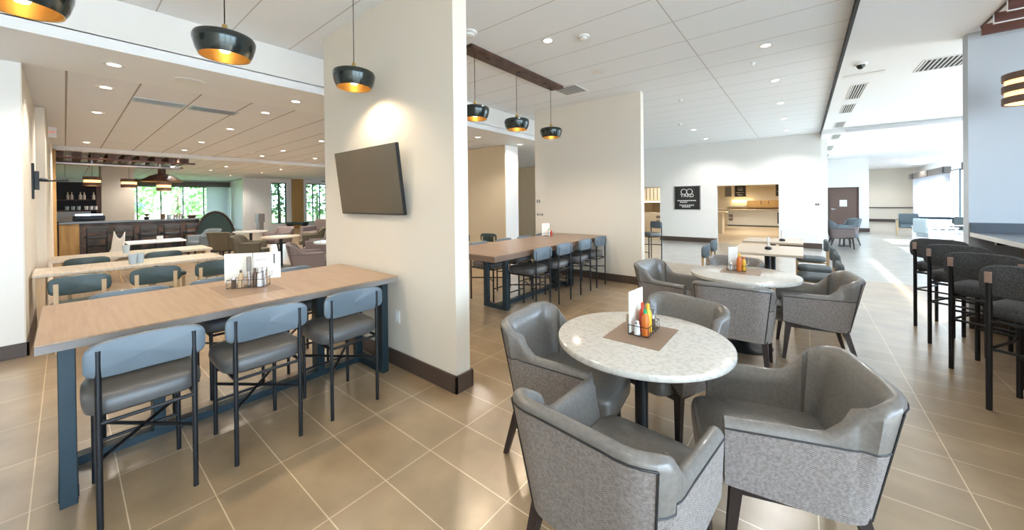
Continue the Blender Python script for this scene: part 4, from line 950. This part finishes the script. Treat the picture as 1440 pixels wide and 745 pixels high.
MB().lathe([(.49, -.004), (.42, .05), (.26, .15), (.0, .2)], 36).build('inner_face', 'gold', dm, True); MB().tube((0, 0, .4), (0, 0, .48), .05).build('stem', 'alu', dm, True)
cf = thing('ceiling_fan', 'small dark ceiling fan by the garden window', 'ceiling fan', (-16.5, 7.6, 2.45)); MB().lathe([(0, 0), (.09, 0), (.09, .12), (.03, .16), (0, .16)], 20).build('motor', 'black', cf, True); MB().tube((0, 0, .16), (0, 0, .54), .015).build('rod', 'black', cf)
for i in range(4): o = MB().box(.08, .62, -.07, .07, .03, .045, .003, 1).build('blade', 'black', cf); o.rotation_euler = (0, 0, i*PI/2+.3)
# white roller curtain at right end of bar window
tag(MB().box(-28.9, -28.86, 5.55, 6.6, .55, 2.62).build('roller_blind', 'curtain'), 'white roller blind drawn at the right end of the bar window', 'blind')
struct('trim_10', MB().box(-24.06, -24.0, 6.25, 6.6, 0, LZ), 'plastic')

# ------------------------------------------------------------------ outside
gl = MB().box(-75, -29.3, -30, 60, -.3, -.12).build('lawn', 'lawn'); gl['kind'] = 'structure'
struct('patio', MB().box(5.45, 45, -30, 60, -.3, -.12), 'concrete')
hs = thing('neighbour_house', 'pinkish beige building outside behind the bar window', 'building', (-60, 4, -.12))
MB().box(-4, 4, -5, 4, 0, 3.2).build('wall', 'siding', hs); MB().prism([(-5.5, 3.2), (4.5, 3.2), (-.5, 5.2)], 'x', -4.3, 4.3).build('roof', 'concrete', hs)
for y in (-3, 0): MB().box(4.0, 4.05, y, y+1.6, .8, 2.4).build('window', 'slatebs', hs)
def tree(label, x, y, h, r, seed, cat='tree'):
    random.seed(seed); t = thing('tree' if cat == 'tree' else 'shrub', label, cat, (x, y, -.12), 0, 'greenery outside the left windows'); MB().tube((0, 0, 0), (0, 0, h*.6), .12, .07).build('trunk', 'trunk', t, True)
    b = MB()
    for i in range(650):
        a, c, q = random.uniform(0, 2*PI), random.uniform(-1, 1), random.uniform(.35, 1)**.5; s = math.sqrt(1-c*c)
        p = Vector((r*q*s*math.cos(a), r*q*s*math.sin(a), h*.62 + r*1.1*q*c)); u = Vector((random.uniform(-1, 1), random.uniform(-1, 1), random.uniform(-1, 1))).normalized()*r*.11; v = u.cross(Vector((random.uniform(-1, 1), random.uniform(-1, 1), random.uniform(-1, 1))).normalized())
        b.bm.faces.new([b.bm.verts.new(p+w) for w in (u, v*.6, -u, -v*.6)])
    b.build('foliage', 'leaf', t)
for a in (('leafy tree outside the left part of the bar window', -36, 2.6, 3.6, 1.7, 1), ('leafy tree outside the middle of the bar window', -41, 6.0, 4.6, 2.2, 2), ('bushy tree outside the right part of the bar window', -35, 6.8, 3.4, 1.5, 3), ('tree outside the narrow garden window', -29, 9.6, 3.8, 1.6, 4), ('tree outside the garden window near the screen wall', -31, 13.0, 4.2, 2.0, 5), ('tall tree farther beyond the bar window', -52, 12, 6.5, 3.2, 6)): tree(*a)

# ------------------------------------------------------------------ light
w = bpy.data.worlds.new('sky'); S.world = w; w.use_nodes = True
bg = w.node_tree.nodes['Background']; bg.inputs['Color'].default_value = (.60, .80, 1.0, 1); bg.inputs['Strength'].default_value = 12.0
sun = bpy.data.lights.new('sun', 'SUN'); sun.energy = 16; sun.angle = R(1.0); sun.color = (1, .95, .86)
so = bpy.data.objects.new('sun', sun); C.objects.link(so)
dvec = Vector((-1, -.22, -.86)); so.rotation_euler = dvec.to_track_quat('-Z', 'Y').to_euler()

# ------------------------------------------------------------------ camera
cd = bpy.data.cameras.new('camera'); co = bpy.data.objects.new('camera', cd); S.collection.objects.link(co)
yaw, p, r = -.67869, -.005567, -.010657; f = 507.6
sy, cy2, sp, cp = math.sin(yaw), math.cos(yaw), math.sin(p), math.cos(p)
fwd = Vector((sy*cp, cy2*cp, sp)); right = Vector((cy2, -sy, 0)); up = right.cross(fwd)
r2 = right*math.cos(r) + up*math.sin(r); u2 = -right*math.sin(r) + up*math.cos(r)
co.matrix_world = Matrix(((r2.x, u2.x, -fwd.x, 0), (r2.y, u2.y, -fwd.y, 0), (r2.z, u2.z, -fwd.z, 1.53), (0, 0, 0, 1)))
cd.sensor_width = 36; cd.sensor_fit = 'HORIZONTAL'; cd.lens = f/1440*36; cd.shift_y = -(372.5-285.4)/1440; cd.clip_start = .05; cd.clip_end = 300
S.camera = co
S.view_settings.view_transform = 'Standard'; S.view_settings.look = 'None'; S.view_settings.gamma = 1; S.view_settings.use_curve_mapping = False
S.view_settings.exposure = 0.25
